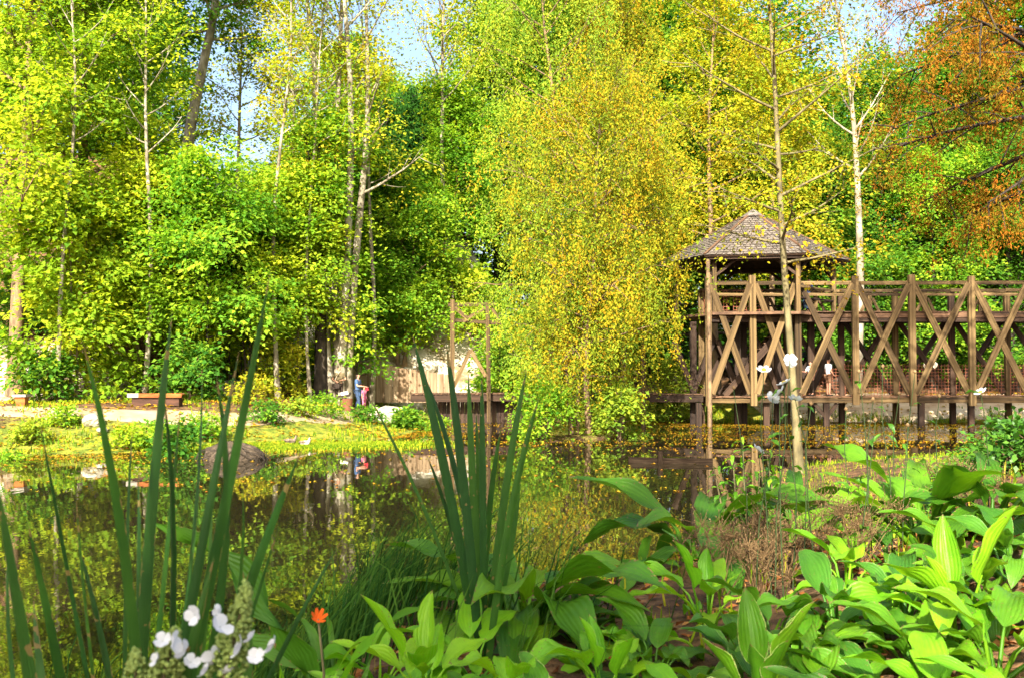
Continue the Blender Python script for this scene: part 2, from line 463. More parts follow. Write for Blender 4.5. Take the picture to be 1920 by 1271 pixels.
# pond water: dark, still, mirror-like with faint ripples
wm, nt, out = newmat('water')
geo = N(nt, 'ShaderNodeNewGeometry')
mp = N(nt, 'ShaderNodeMapping'); mp.inputs['Scale'].default_value = (1.0, .35, 1)
nt.links.new(geo.outputs['Position'], mp.inputs['Vector'])
n1 = N(nt, 'ShaderNodeTexNoise', Scale=2.4, Detail=3.0); nt.links.new(mp.outputs[0], n1.inputs['Vector'])
bp = N(nt, 'ShaderNodeBump', Strength=.05, Distance=.05); nt.links.new(n1.outputs[0], bp.inputs['Height'])
bs = N(nt, 'ShaderNodeBsdfPrincipled', Roughness=.012, IOR=2.2)
bs.inputs['Base Color'].default_value = (0.016, 0.013, 0.006, 1)
bs.inputs['Specular IOR Level'].default_value = .65
nt.links.new(bp.outputs[0], bs.inputs['Normal'])
nt.links.new(bs.outputs[0], out.inputs[0])

M = MATS

# ------------------------------------------------------------------ terrain
FAR = np.array([(-60, 27), (-30, 28), (-16, 29), (-12.5, 30), (-9.6, 31.5), (-7.2, 33.2), (-5.0, 35.5), (-4.2, 40), (-3.6, 46), (-3.2, 52.2), (0, 54), (4, 53), (7, 50), (11, 48.5), (17, 49.5), (24, 49), (34, 47), (60, 46)], float)
NEAR = np.array([(-60, 4), (-12, 5.2), (-4, 6.2), (-1, 7.3), (.8, 8.2), (2.2, 10), (3.6, 13), (4.9, 18), (5.6, 22), (7.0, 25.6), (10, 27), (14, 29), (20, 31.5), (34, 35), (60, 37)], float)
POND = np.concatenate([NEAR, FAR[::-1]])


def dist_poly(x, y, P):
    d = np.full(np.shape(x), 1e9)
    for a, b in zip(P[:-1], P[1:]):
        ab = b - a
        t = np.clip(((x - a[0]) * ab[0] + (y - a[1]) * ab[1]) / (ab @ ab), 0, 1)
        d = np.minimum(d, np.hypot(x - a[0] - t * ab[0], y - a[1] - t * ab[1]))
    return d


def inside(x, y):
    c = np.zeros(np.shape(x), bool)
    n = len(POND)
    for i in range(n):
        (x1, y1), (x2, y2) = POND[i], POND[(i + 1) % n]
        if y1 == y2: continue
        cond = ((y1 > y) != (y2 > y)) & (x < (x2 - x1) * (y - y1) / (y2 - y1) + x1)
        c ^= cond
    return c


ISLANDS = [(2.6, 37.2, 2.9, .12)]


def terrain(x, y, full=False):
    x = np.asarray(x, float); y = np.asarray(y, float)
    dn = dist_poly(x, y, NEAR); df = dist_poly(x, y, FAR)
    ins = inside(x, y)
    near = dn < df
    # near bank
    top = 1.12 + .20 * np.clip(x - .7, 0, 3.0) - .135 * np.clip(y - 7.2, 0, 9.5) - .6 * sstep(-.5, -1.5, x) + .05 * vnoise(x, y, 1.3)
    w = np.where(x > 2, 3.2, 1.6)
    zn = .04 + (top - .04) * sstep(0, 1, dn / w) + .03 * vnoise(x, y, 3.1, 2)
    # far bank
    ramp_w = np.where(x < -3, 6.5, np.where(x > 8, 5.5, 5.0))
    plateau = 1.28 + .06 * vnoise(x, y, .5)
    zf = .03 + (plateau - .03) * sstep(0, 1, df / ramp_w) + .05 * vnoise(x, y, 1.7, 1) * sstep(.5, 3, df)
    hill_left = sstep(50.5, 62, y - .25 * np.clip(-x - 6, 0, 30) * -.35) * 10.0 * sstep(2.5, -4.0, x)
    hill_left = hill_left + sstep(39.5, 50, y) * 4.2 * sstep(-15, -19, x)
    hill_right = sstep(56, 95, y) * 5.0
    zf = zf + np.maximum(hill_left, hill_right) + .5 * vnoise(x, y, .45, 3) * sstep(52, 60, y)
    z = np.where(near, zn, zf)
    d = np.minimum(dn, df)
    zp = -.05 - .7 * sstep(0, 2.5, d)
    for (ix, iy, ir, ih) in ISLANDS:
        r = np.hypot(x - ix, (y - iy) * 1.3) + .35 * vnoise(x, y, 1.5, 5)
        zp = np.maximum(zp, -.75 + (ih + .75) * sstep(ir, ir * .25, r))
    z = np.where(ins, zp, z)
    if not full: return z
    chalk = np.where(~near & ~ins, np.maximum(sstep(50, 53, y) * sstep(4, -1, x) * sstep(-24, -16, x) * sstep(75, 62, y) * .8, sstep(38.5, 40, y) * sstep(47, 44, y) * sstep(-14.5, -17, x) * .8), 0)
    mossy = np.where(~near & ~ins, sstep(7, 1, df) * .42 + .22, np.where(near & ~ins, sstep(-3, -8, x) * .3 + sstep(8, 14, y) * .2, .4))
    return z, mossy, chalk


def gz(x, y): return float(terrain(np.array([x]), np.array([y]))[0])


ux = np.linspace(-1, 1, 251); gx = 26 * ux + 200 * np.sign(ux) * np.abs(ux) ** 5
uy = np.linspace(0, 1, 271); gy = -30 + 98 * uy + 420 * uy ** 7
X, Y = np.meshgrid(gx, gy)
Z, MO, CH = terrain(X.ravel(), Y.ravel(), True)
nx, ny = len(gx), len(gy)
ii = (np.arange(ny - 1)[:, None] * nx + np.arange(nx - 1)[None, :]).ravel()
quads = np.stack([ii, ii + 1, ii + nx + 1, ii + nx], 1)
g = link('ground', mesh_np('ground', np.stack([X.ravel(), Y.ravel(), Z], 1), quads, True, {'moss': MO, 'chalk': CH}), gm)
tag(g, kind='structure')

wv = np.array([(-62, 3, 0), (62, 3, 0), (62, 52, 0), (-62, 52, 0)], float)
wo_ = link('pond_water', mesh_np('pond_water', wv, np.array([(0, 1, 2, 3)])), wm)
tag(wo_, kind='structure')


def strip(name, pts, width, mat, lift=.03, kind='structure', n=60):
    """a sheet draped along a path over the ground"""
    pts = np.array(pts, float)
    s = np.concatenate([[0], np.cumsum(np.linalg.norm(np.diff(pts, axis=0), axis=1))])
    t = np.linspace(0, s[-1], n)
    cx, cy_ = np.interp(t, s, pts[:, 0]), np.interp(t, s, pts[:, 1])
    for _ in range(4):
        cx[1:-1] = (cx[:-2] + cx[2:] + 2 * cx[1:-1]) / 4; cy_[1:-1] = (cy_[:-2] + cy_[2:] + 2 * cy_[1:-1]) / 4
    tx, ty = np.gradient(cx), np.gradient(cy_); l = np.hypot(tx, ty)
    nxx, nyy = -ty / l, tx / l
    k = 9
    vv = []
    for j in range(k):
        o = (j / (k - 1) - .5) * width * (1 + .25 * vnoise(t, t * 0 + 3, .9, j // 5))
        px, py = cx + nxx * o, cy_ + nyy * o
        z = terrain(px, py) + lift * (1 if 0 < j < k - 1 else -1.5)
        vv.append(np.stack([px, py, z], 1))
    v = np.stack(vv, 1).reshape(-1, 3)
    i = (np.arange(n - 1)[:, None] * k + np.arange(k - 1)[None, :]).ravel()
    o = link(name, mesh_np(name, v, np.stack([i, i + 1, i + k + 1, i + k], 1)), mat)
    tag(o, kind=kind)
    return o


strip('footpath', [(-40, 33), (-20, 33.8), (-14, 34.2), (-9, 36.2), (-7.2, 40), (-7.4, 46), (-5.4, 46.6)], 1.7, M['path'])
strip('sandy_path', [(12.5, 51.4), (18, 52.4), (22, 52.4), (28, 51.5), (40, 50)], 6.4, M['sand'])

# ------------------------------------------------------------------ timber helpers
def jitter_box(name, mat, seed, bev=.05):
    """unit beam along z, slightly chamfered"""
    r = np.random.default_rng(seed)
    v = []
    b = bev
    prof = np.array([(-.5 + b, -.5), (.5 - b, -.5), (.5, -.5 + b), (.5, .5 - b), (.5 - b, .5), (-.5 + b, .5), (-.5, .5 - b), (-.5, -.5 + b)])
    for z in (-.5, 0, .5):
        w = prof * (1 + r.uniform(-.05, .05, (8, 1)))
        w = w + r.uniform(-.05, .05, 2)
        v.append(np.column_stack([w, np.full(8, z)]))
    v = np.concatenate(v)
    f = [(k * 8 + i, k * 8 + (i + 1) % 8, k * 8 + 8 + (i + 1) % 8, k * 8 + 8 + i) for k in range(2) for i in range(8)]
    me = mesh_np(name, v, [np.array(f), np.array([list(range(7, -1, -1)), list(range(16, 24))])], False)
    me.materials.append(mat)
    return me


BEAMS = {k: [jitter_box('beam_' + k, M[k], i) for i in range(3)] for k in ('timber', 'timber_dark', 'deck_board', 'palisade', 'bench_orange', 'bench_dark', 'bench_grey', 'iron_dark', 'bark_dark', 'wet_log')}
bcount = 0


def beam(parent, name, p0, p1, w, d, mat='timber', face=(0, -1, 0)):
    """a squared timber from p0 to p1 (world), w across, d towards `face`"""
    global bcount
    bcount += 1
    p0, p1 = Vector(p0), Vector(p1)
    zax = (p1 - p0); L = zax.length; zax.normalize()
    yax = Vector(face); yax = (yax - zax * yax.dot(zax))
    if yax.length < 1e-4: yax = Vector((1, 0, 0)) - zax * zax.x
    yax.normalize(); xax = yax.cross(zax)
    me = BEAMS[mat][bcount % 3]
    o = bpy.data.objects.new(name, me); col.objects.link(o)
    rot = Matrix((xax, yax, zax)).transposed().to_4x4()
    o.parent = parent
    base = parent.location if parent.parent is None else parent.parent.location + parent.location
    o.matrix_local = Matrix.Translation((p0 + p1) / 2 - base) @ rot @ Matrix.Diagonal((w, d, L, 1))
    return o


# ------------------------------------------------------------------ two-storey timber footbridge
ZL, ZU, ZR = 1.36, 5.25, 6.75      # lower deck, upper deck, top of rail
BY, BD = 45.6, 2.3                 # front truss plane, depth
bridge = empty('timber_footbridge', (15.7, BY, 0), 'long two storey brown timber footbridge with crossed braces over the pond', 'bridge')
front = [(9.0, BY), (11.05, BY), (13.1, BY - .02), (15.72, BY - .04), (18.3, BY - .08), (21.0, BY - .12), (23.65, BY - .16), (26.3, BY - .2)]
jr = random.Random(3)
for i, (x, y) in enumerate(front):
    top = ZR + .12 + (1.2 if i in (2,) else 0) + jr.uniform(-.04, .06)
    bot = .92 + jr.uniform(-.05, .05)
    beam(bridge, 'post', (x, y, bot), (x + jr.uniform(-.03, .03), y, top), .28, .22)
    # rear row
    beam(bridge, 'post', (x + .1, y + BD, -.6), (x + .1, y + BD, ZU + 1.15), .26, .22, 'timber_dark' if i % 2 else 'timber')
for i in range(len(front) - 1):
    (x0, y0), (x1, y1) = front[i], front[i + 1]
    a = .13
    beam(bridge, 'brace', (x0 + a, y0 + .02, ZR - .25), (x1 - a, y1 + .02, ZL + .12), .28, .09)
    beam(bridge, 'brace', (x1 - a, y1 - .085, ZR - .25), (x0 + a, y0 - .085, ZL + .12), .28, .09)
    # rails of the upper walk
    beam(bridge, 'rail', (x0 + .1, y0 + .14, ZR - .2), (x1 + .12, y1 + .14, ZR - .2), .07, .17, face=(0, 0, 1))
    beam(bridge, 'rail', (x0 + .1, y0 + .15, ZR - .72), (x1 + .12, y1 + .15, ZR - .74), .06, .13, face=(0, 0, 1))
    # rear rails with small knee braces
    yb = y0 + BD
    beam(bridge, 'rail', (x0, yb - .15, ZU + 1.12), (x1, yb - .15, ZU + 1.10), .07, .16, face=(0, 0, 1))
    if i != 0:
        xm = (x0 + x1) / 2 + .2
        beam(bridge, 'rail_post', (xm, yb, ZU), (xm, yb, ZU + 1.2), .2, .16)
        beam(bridge, 'knee_brace', (xm - .12, yb - .09, ZU + .75), (xm - .45, yb - .09, ZU + .05), .13, .07)
        beam(bridge, 'knee_brace', (xm + .12, yb - .09, ZU + .75), (xm + .45, yb - .09, ZU + .05), .13, .07)
    # edge beams of both decks
    beam(bridge, 'edge_beam', (x0, y0 + .24, ZU - .17), (x1, y1 + .24, ZU - .17), .1, .24, 'deck_board', face=(0, 0, 1))
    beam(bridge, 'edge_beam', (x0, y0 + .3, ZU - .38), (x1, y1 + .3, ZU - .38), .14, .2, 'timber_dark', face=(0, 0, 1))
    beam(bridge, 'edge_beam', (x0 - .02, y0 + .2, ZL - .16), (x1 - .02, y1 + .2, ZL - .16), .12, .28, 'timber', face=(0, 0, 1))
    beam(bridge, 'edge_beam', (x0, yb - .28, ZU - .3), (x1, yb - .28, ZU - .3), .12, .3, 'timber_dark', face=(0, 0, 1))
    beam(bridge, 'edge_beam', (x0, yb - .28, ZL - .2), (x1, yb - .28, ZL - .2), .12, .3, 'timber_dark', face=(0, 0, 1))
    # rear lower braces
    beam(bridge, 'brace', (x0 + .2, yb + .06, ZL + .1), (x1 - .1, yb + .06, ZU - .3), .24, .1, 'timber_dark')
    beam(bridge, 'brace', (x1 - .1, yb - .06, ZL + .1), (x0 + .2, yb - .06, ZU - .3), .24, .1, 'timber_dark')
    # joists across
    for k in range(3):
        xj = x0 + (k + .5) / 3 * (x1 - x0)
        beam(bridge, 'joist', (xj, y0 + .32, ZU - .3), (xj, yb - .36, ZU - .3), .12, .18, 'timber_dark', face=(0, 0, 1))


def planks_mesh(name, x0, x1, y0, y1, z, step=.16):
    mb = MB(); r = np.random.default_rng(5)
    for x in np.arange(x0, x1, step):
        v, f = box_arrays(x + step / 2, (y0 + y1) / 2 + r.uniform(-.02, .02), z + r.uniform(-.004, .004), step * .93, y1 - y0, .045)
        mb.add(v, f, r.uniform())
    return mb.mesh(name, False)


for zz in (ZU, ZL):
    p = link('deck_planks', planks_mesh('deck_planks', 9.0 - 15.7, 26.4 - 15.7, .05, BD - .1, zz - .022), M['deck_board'], bridge)
    p['kind'] = 'stuff'
# piles standing in the water
for px_, py_, br in ((8.55, BY + .1, 0), (11.75, BY + .5, 0), (14.45, BY + .3, 1), (18.75, BY + .15, 0), (9.1, BY + 2.3, 0), (12.2, BY + 2.3, 0), (21.2, BY + .5, 0)):
    z0 = gz(px_, py_) - .3
    beam(bridge, 'pile', (px_, py_, z0), (px_, py_, ZL - .3), .26, .24, 'timber_dark')
    if br:
        beam(bridge, 'pile_brace', (px_, py_ - .02, .35), (px_ - .55, py_ - .02, ZL - .32), .15, .1, 'timber_dark')
        beam(bridge, 'pile_brace', (px_, py_ - .02, .35), (px_ + .5, py_ - .02, ZL - .32), .15, .1, 'timber_dark')
# round pale pole beside the first post
pv, pf = tube_arrays([(8.98, BY - .28, -.5), (8.99, BY - .28, 3), (8.95, BY - .27, 7.9)], [.11, .105, .09], 9)
link('pole', mesh_np('pole', pv - np.array((15.7, BY, 0)), pf), M['bark_brown'], bridge)
# thick dark tree-like struts under the tower
for xs in (8.6, 10.7, 12.6, 14.2):
    for sgn in (-1, 1):
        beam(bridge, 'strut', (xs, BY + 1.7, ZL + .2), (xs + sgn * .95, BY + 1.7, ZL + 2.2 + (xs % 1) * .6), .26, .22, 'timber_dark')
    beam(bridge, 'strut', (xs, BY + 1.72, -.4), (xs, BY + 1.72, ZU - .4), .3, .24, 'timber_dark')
# stair between the decks, seen dark through the braces
for k in range(13):
    beam(bridge, 'stair_tread', (10.2 + k * .22, BY + 1.1, ZL + .3 + k * .27), (10.2 + k * .22, BY + 2.05, ZL + .3 + k * .27), .28, .05, 'deck_board', face=(0, 0, 1))
for yy in (BY + 1.06, BY + 2.1):
    beam(bridge, 'stair_stringer', (9.95, yy, ZL + .02), (13.05, yy, ZU - .35), .3, .06, 'timber_dark')
# rusty wire panels
for (x0, x1, z0, z1) in ((15.9, 18.2, ZL + .02, ZL + 1.5), (18.5, 20.9, ZL + .02, ZL + 1.5), (21.2, 23.5, ZL + .02, ZL + 1.5), (13.3, 15.6, ZL + .02, ZL + 1.3), (10.6, 12.0, ZU + .02, ZU + 1.1), (9.2, 10.4, ZU + .02, ZU + 1.1), (23.8, 26.2, ZL + .02, ZL + 1.5)):
    mb = MB()
    yw = BD - .32
    for x in np.arange(x0, x1 + .01, .155):
        v, f = box_arrays(x - 15.7, yw, (z0 + z1) / 2, .018, .014, z1 - z0); mb.add(v, f)
    for z in np.arange(z0, z1 + .01, .155):
        v, f = box_arrays((x0 + x1) / 2 - 15.7, yw - .016, z, x1 - x0, .014, .018); mb.add(v, f)
    link('wire_mesh', mb.mesh('wire_mesh', False), M['rust_wire'], bridge)
# lower link of the bridge running left to the far bank (partly behind the weeping trees)
link_pts = [(8.9, 46.4), (6.2, 47.2), (3.6, 47.9), (1.2, 48.2), (-1.4, 47.8), (-4.75, 46.8)]
for i, (x, y) in enumerate(link_pts):
    if i < len(link_pts) - 1:
        x2, y2 = link_pts[i + 1]
        for dy in (0, 1.9):
            beam(bridge, 'edge_beam', (x, y + dy, ZL - .12), (x2, y2 + dy, ZL - .12), .12, .34, 'timber_dark', face=(0, 0, 1))
        nseg = 18
        for k in range(nseg):
            t = (k + .5) / nseg
            cx_, cy_ = x + (x2 - x) * t, y + (y2 - y) * t
            beam(bridge, 'deck_plank', (cx_, cy_ - .1, ZL + .08), (cx_, cy_ + 2.0, ZL + .08), .158, .045, 'deck_board', face=(0, 0, 1))
    if 0 < i < 5 and i != 4:
        beam(bridge, 'post', (x, y - .1, -.3), (x, y - .1, 6.2), .22, .2)
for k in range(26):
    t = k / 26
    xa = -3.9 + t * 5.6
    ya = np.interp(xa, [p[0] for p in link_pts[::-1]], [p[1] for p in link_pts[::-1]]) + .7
    beam(bridge, 'shade_board', (xa, ya, -.4), (xa, ya, ZL - .1), .205, .06, 'timber_dark')  # dark boards added below the deck to stand in for the shade there
# portal frame at the left end
def P3(px, py, Y): return (wx(px, Y), Y, wz(py, Y))
PY = 47.35
fr = [('post', (848, 800), (848, 562)), ('post', (917, 790), (914, 566)), ('rail', (840, 572), (930, 570)), ('brace', (851, 575), (880, 600)), ('brace', (908, 578), (868, 603)),
      ('brace', (851, 725), (882, 655)), ('brace', (882, 655), (911, 705)), ('rail', (850, 600), (940, 606)), ('brace', (920, 575), (938, 604))]
for k, (nm, a, b) in enumerate(fr):
    beam(bridge, nm, P3(*a, PY + .02 * k), P3(*b, PY + .02 * k), .2 if nm == 'post' else .17, .14)

# ------------------------------------------------------------------ hexagonal gazebo on the upper deck
GX, GY, GR = 11.75, 48.3, 4.55
ZE, ZA = 7.75, 10.25
gaz = empty('gazebo', (GX, GY, ZU), 'open wooden gazebo with hexagonal grey shingled roof on the bridge deck', 'gazebo')
ang0 = R(-101)
hexv = [(GX + GR * math.cos(ang0 + k * PI / 3 - PI / 6), GY + GR * .92 * math.sin(ang0 + k * PI / 3 - PI / 6)) for k in range(6)]
roof = empty('roof', (0, 0, 0)); roof.parent = gaz
roof_base = Vector((GX, GY, ZU))
sr = np.random.default_rng(11)
for k in range(6):
    a = np.array((*hexv[k], ZE)); b = np.array((*hexv[(k + 1) % 6], ZE))
    cen = np.array((GX, GY, ZA))
    ta, tb = a + (cen - a) * .87, b + (cen - b) * .87
    nrm = np.cross(b - a, cen - a); nrm /= np.linalg.norm(nrm)
    if nrm[2] < 0: nrm = -nrm
    off = np.array((GX, GY, ZU))
    # boarding under the shingles
    vv = np.array([a, b, tb, ta, a - nrm * .08, b - nrm * .08, tb - nrm * .08, ta - nrm * .08]) - off
    link('roof_board', mesh_np('roof_board', vv, np.array([(0, 1, 2, 3), (7, 6, 5, 4), (0, 4, 5, 1), (1, 5, 6, 2), (2, 6, 7, 3), (3, 7, 4, 0)]), False), M['timber_dark'], roof)
    mb = MB()
    rows = 17
    for r_ in range(rows):
        t0, t1 = r_ / rows, (r_ + 1.35) / rows
        p0, p1 = a + (ta - a) * t0, b + (tb - b) * t0
        q0, q1 = a + (ta - a) * min(t1, 1), b + (tb - b) * min(t1, 1)
        L = np.linalg.norm(p1 - p0); n = max(2, int(L / .24))
        e = np.sort(np.clip(np.linspace(0, 1, n + 1) + np.r_[0, sr.uniform(-.25, .25, n - 1) / n, 0], 0, 1))
        for s in range(n):
            g0, g1 = e[s] + .02 / L, e[s + 1] - .02 / L
            lift0, lift1 = .055 + sr.uniform(0, .025), .012
            dn_ = (p0 - q0) * sr.uniform(0, .08)
            c4 = [p0 + (p1 - p0) * g0 + nrm * lift0 + dn_, p0 + (p1 - p0) * g1 + nrm * lift0 + dn_, q0 + (q1 - q0) * g1 + nrm * lift1, q0 + (q1 - q0) * g0 + nrm * lift1]
            low = [x - nrm * .03 for x in c4]
            mb.add(np.array(c4 + low) - off, np.array([(0, 1, 2, 3), (0, 4, 5, 1), (1, 5, 6, 2), (3, 7, 4, 0)]), sr.uniform())
    s_ = link('shingles', mb.mesh('shingles', False), M['shingle'], roof); s_['kind'] = 'stuff'
    # hip ridge, eave beam, rafter
    beam(gaz, 'hip_ridge', tuple(a + nrm * .02 + np.array((0, 0, .06))), tuple(ta + np.array((0, 0, .07))), .15, .05, 'deck_board', face=(0, 0, 1))
    ia, ib = a + (cen - a) * .05 - np.array((0, 0, .22)), b + (cen - b) * .05 - np.array((0, 0, .22))
    beam(gaz, 'eave_beam', tuple(ia), tuple(ib), .1, .16, 'timber_dark', face=(0, 0, 1))
    pa = np.array((GX + (a[0] - GX) * .82, GY + (a[1] - GY) * .82, 0))
    beam(gaz, 'gazebo_post', (pa[0], pa[1], ZU - .05), (pa[0], pa[1], ZE + .12), .2, .2, 'timber')
    pb = np.array((GX + (b[0] - GX) * .82, GY + (b[1] - GY) * .82, 0))
    beam(gaz, 'tie_beam', (pa[0], pa[1], ZE - .1), (pb[0], pb[1], ZE - .1), .16, .2, 'timber_dark', face=(0, 0, 1))
    if k in (1, 2, 3, 4):
        beam(gaz, 'gazebo_rail', (pa[0], pa[1], ZU + 1.1), (pb[0], pb[1], ZU + 1.1), .12, .1, 'timber', face=(0, 0, 1))
        beam(gaz, 'gazebo_rail', (pa[0], pa[1], ZU + .6), (pb[0], pb[1], ZU + .6), .1, .08, 'timber_dark', face=(0, 0, 1))
    beam(gaz, 'knee_brace', (pa[0], pa[1], ZE - .9), (pa[0] + (pb[0] - pa[0]) * .25, pa[1] + (pb[1] - pa[1]) * .25, ZE - .18), .12, .1, 'timber_dark')
    beam(gaz, 'knee_brace', (pb[0], pb[1], ZE - .9), (pb[0] + (pa[0] - pb[0]) * .25, pb[1] + (pa[1] - pb[1]) * .25, ZE - .18), .12, .1, 'timber_dark')
capv = [np.array((*hexv[k], ZE)) + (np.array((GX, GY, ZA)) - np.array((*hexv[k], ZE))) * .86 + np.array((0, 0, .09)) for k in range(6)] + [np.array((GX, GY, ZA + .16))]
link('roof_cap', mesh_np('roof_cap', np.array(capv) - np.array((GX, GY, ZU)), np.array([(k, (k + 1) % 6, 6) for k in range(6)]), False), M['shingle'], roof)
# floor of the gazebo
fv = [np.array((GX + (h[0] - GX) * .86, GY + (h[1] - GY) * .86, ZU - .05)) - np.array((GX, GY, ZU)) for h in hexv]
fv2 = [v - np.array((0, 0, .12)) for v in fv]
link('floor_board', mesh_np('floor_board', np.array(fv + fv2), [np.array([list(range(6)), list(range(11, 5, -1))]), np.array([(k, 6 + k, 6 + (k + 1) % 6, (k + 1) % 6) for k in range(6)])], False), M['deck_board'], gaz)

# ------------------------------------------------------------------ plank palisade on the far bank
pal = empty('plank_palisade', (-6, 50.6, 1.2), 'tall retaining fence of weathered upright planks behind the two walkers', 'fence')
x = wx(640, 50)
k = 0
pr = random.Random(9)
while x < wx(838, 50):
    w = pr.uniform(.26, .40)
    y = 50.4 + .25 * math.sin(x * .5)
    pxx = x / 50 * F + 960
    tz = wz(np.interp(pxx, [640, 700, 760, 835], [672, 681, 692, 700]), 50) + pr.uniform(-.05, .05)
    lean = pr.uniform(-.012, .012)
    beam(pal, 'plank', (x + w / 2, y + pr.uniform(-.02, .02), .95), (x + w / 2 + lean, y + pr.uniform(-.02, .02), tz), w - .022, .055, 'palisade')
    x += w; k += 1
beam(pal, 'back_rail', (wx(640, 50), 50.62, 1.7), (wx(835, 50), 50.75, 1.7), .1, .08, 'timber_dark')

# ------------------------------------------------------------------ bench, stump seat, stones
bz = gz(wx(295, 36.6), 36.6) - .02
bx0, bx1 = wx(246, 36.6), wx(345, 36.6)
bench = empty('park_bench', ((bx0 + bx1) / 2, 36.6, bz), 'low backless bench with orange slat seat and dark box base by the path', 'bench')
beam(bench, 'base_board', (bx0 + .12, 36.42, bz + .2), (bx1 - .1, 36.42, bz + .2), .34, .06, 'bench_dark', face=(0, -1, 0))
beam(bench, 'seat_edge', (bx0 + .40, 36.325, bz + .40), (bx1 + .02, 36.325, bz + .40), .15, .035, 'bench_orange', face=(0, -1, 0))
beam(bench, 'seat_edge', (bx0 - .02, 36.325, bz + .40), (bx0 + .39, 36.325, bz + .40), .15, .035, 'bench_grey', face=(0, -1, 0))
for yy in (36.40, 36.52, 36.64, 36.76):
    beam(bench, 'seat_slat', (bx0 + .42, yy, bz + .43), (bx1, yy, bz + .43), .105, .05, 'bench_orange', face=(0, 0, 1))
beam(bench, 'end_block', (bx0, 36.58, bz + .43), (bx0 + .40, 36.58, bz + .43), .46, .06, 'bench_grey', face=(0, 0, 1))
for xx in (bx0 + .18, (bx0 + bx1) / 2, bx1 - .16):
    beam(bench, 'leg', (xx, 36.62, bz - .05), (xx, 36.62, bz + .39), .12, .36, 'bench_dark')
sx, sy = wx(42, 35.0), 35.0
sz = gz(sx, sy)
stump = empty('stump_stool', (sx, sy, sz), 'short square wooden stool with pale slab top at the left edge', 'stool')
beam(stump, 'block', (sx, sy, sz - .05), (sx, sy, sz + .3), .34, .3, 'bench_orange')
beam(stump, 'slab', (sx - .24, sy, sz + .35), (sx + .24, sy, sz + .35), .42, .09, 'bench_grey', face=(0, 0, 1))


def rock_mesh(name, seed, s=(1, .8, .6)):
    import bmesh
    bm = bmesh.new(); bmesh.ops.create_icosphere(bm, subdivisions=3, radius=1)
    r = np.random.default_rng(seed)
    dirs = unit(r.normal(size=(9, 3))); offs = r.uniform(.62, .95, 9)
    ph = r.uniform(0, 6, 3)
    for v in bm.verts:
        p = np.array(v.co)
        for d, o in zip(dirs, offs):
            t = p @ d
            if t > o: p = p - d * (t - o) * .85
        p = p * (1 + .05 * math.sin(5 * p[0] + ph[0]) * math.sin(6 * p[1] + ph[1]) + .03 * math.sin(13 * p[2] + ph[2]))
        v.co = p * np.array(s)
    me = bpy.data.meshes.new(name); bm.to_mesh(me); bm.free()
    return me


ROCKS = [rock_mesh('rock', i, s) for i, s in enumerate([(1, .8, .62), (1, .7, .8), (.9, .8, .5), (1, 1, .7)])]
for m_ in ROCKS[:2]: m_.materials.append(M['chalk'])
for m_ in ROCKS[2:]: m_.materials.append(M['stone_grey'])


def rock(px, py, Y, r, k, label, group=None, z=None):
    x = wx(px, Y)
    zz = gz(x, Y) if z is None else z
    o = bpy.data.objects.new('boulder', ROCKS[k]); col.objects.link(o)
    o.location = (x, Y, zz + r * .25); o.scale = (r, r, r); o.rotation_euler = (0, 0, (px * 1.7) % 6.28)
    tag(o, label, 'rock', group)


rock(738, 760, 44.6, .85, 3, 'large rounded grey boulder between the walkers and the bridge end', 'bank stones')
rock(707, 755, 45.2, .55, 0, 'pale angular stone just left of the large rounded boulder', 'bank stones')
rock(770, 775, 43, .4, 2, 'small mossy stone below the bridge deck at left', 'bank stones')
rock(178, 785, 33.2, .42, 0, 'white flat stone on the grass in front of the path', 'bank stones')
rock(195, 790, 32.6, .25, 2, 'small grey stone beside the white flat stone', 'bank stones')
rock(440, 690, 47, 1.0, 0, 'round white chalk boulder among the thin stems right of the bench', 'chalk boulders')
for i, (px, py, Y, r, lab) in enumerate(((505, 560, 55, .75, 'chalk boulder left of the slope bushes, upper of two'), (560, 600, 54, .8, 'chalk boulder above the yellow tinged bush'), (585, 650, 52.5, .65, 'chalk boulder left of the ivy clad trunk'), (520, 660, 52.5, .6, 'chalk boulder behind the yellow tinged bush'),
                                         (600, 545, 57, .8, 'chalk boulder high behind the ivy clad trunk'), (535, 520, 58, .8, 'highest chalk boulder on the slope'), (190, 555, 50, .55, 'chalk boulder on the slope above the bench, left'), (250, 640, 44.5, .45, 'chalk boulder just behind the bench'),
                                         (800, 640, 54, .65, 'chalk boulder above the right end of the plank fence'), (775, 600, 56, .6, 'chalk boulder high above the plank fence'), (820, 690, 53, .55, 'chalk boulder between plank fence and timber portal'), (765, 655, 53.5, .5, 'small chalk boulder over the middle of the plank fence'),
                                         (655, 640, 54, .75, 'chalk boulder above the man in khaki'), (640, 600, 56, .7, 'chalk boulder behind the pale multi stem tree'), (15, 690, 41.5, .5, 'pale boulder at the left edge above the stool'), (35, 660, 42.5, .5, 'pale boulder uphill of the stool'), (690, 660, 53, .55, 'chalk boulder above the left end of the plank fence'))):
    rock(px, py, Y, r, i % 2, lab, 'chalk boulders on the slope', min(wz(py, Y), gz(wx(px, Y), Y) + .2) - r * .25)
rock(1745, 690, 55, .4, 1, 'white block of stone behind the bridge braces at right', 'bank stones', wz(690, 55))
rock(1575, 720, 51, .5, 0, 'square pale stone on the bank behind the standing person', 'bank stones', wz(722, 51))

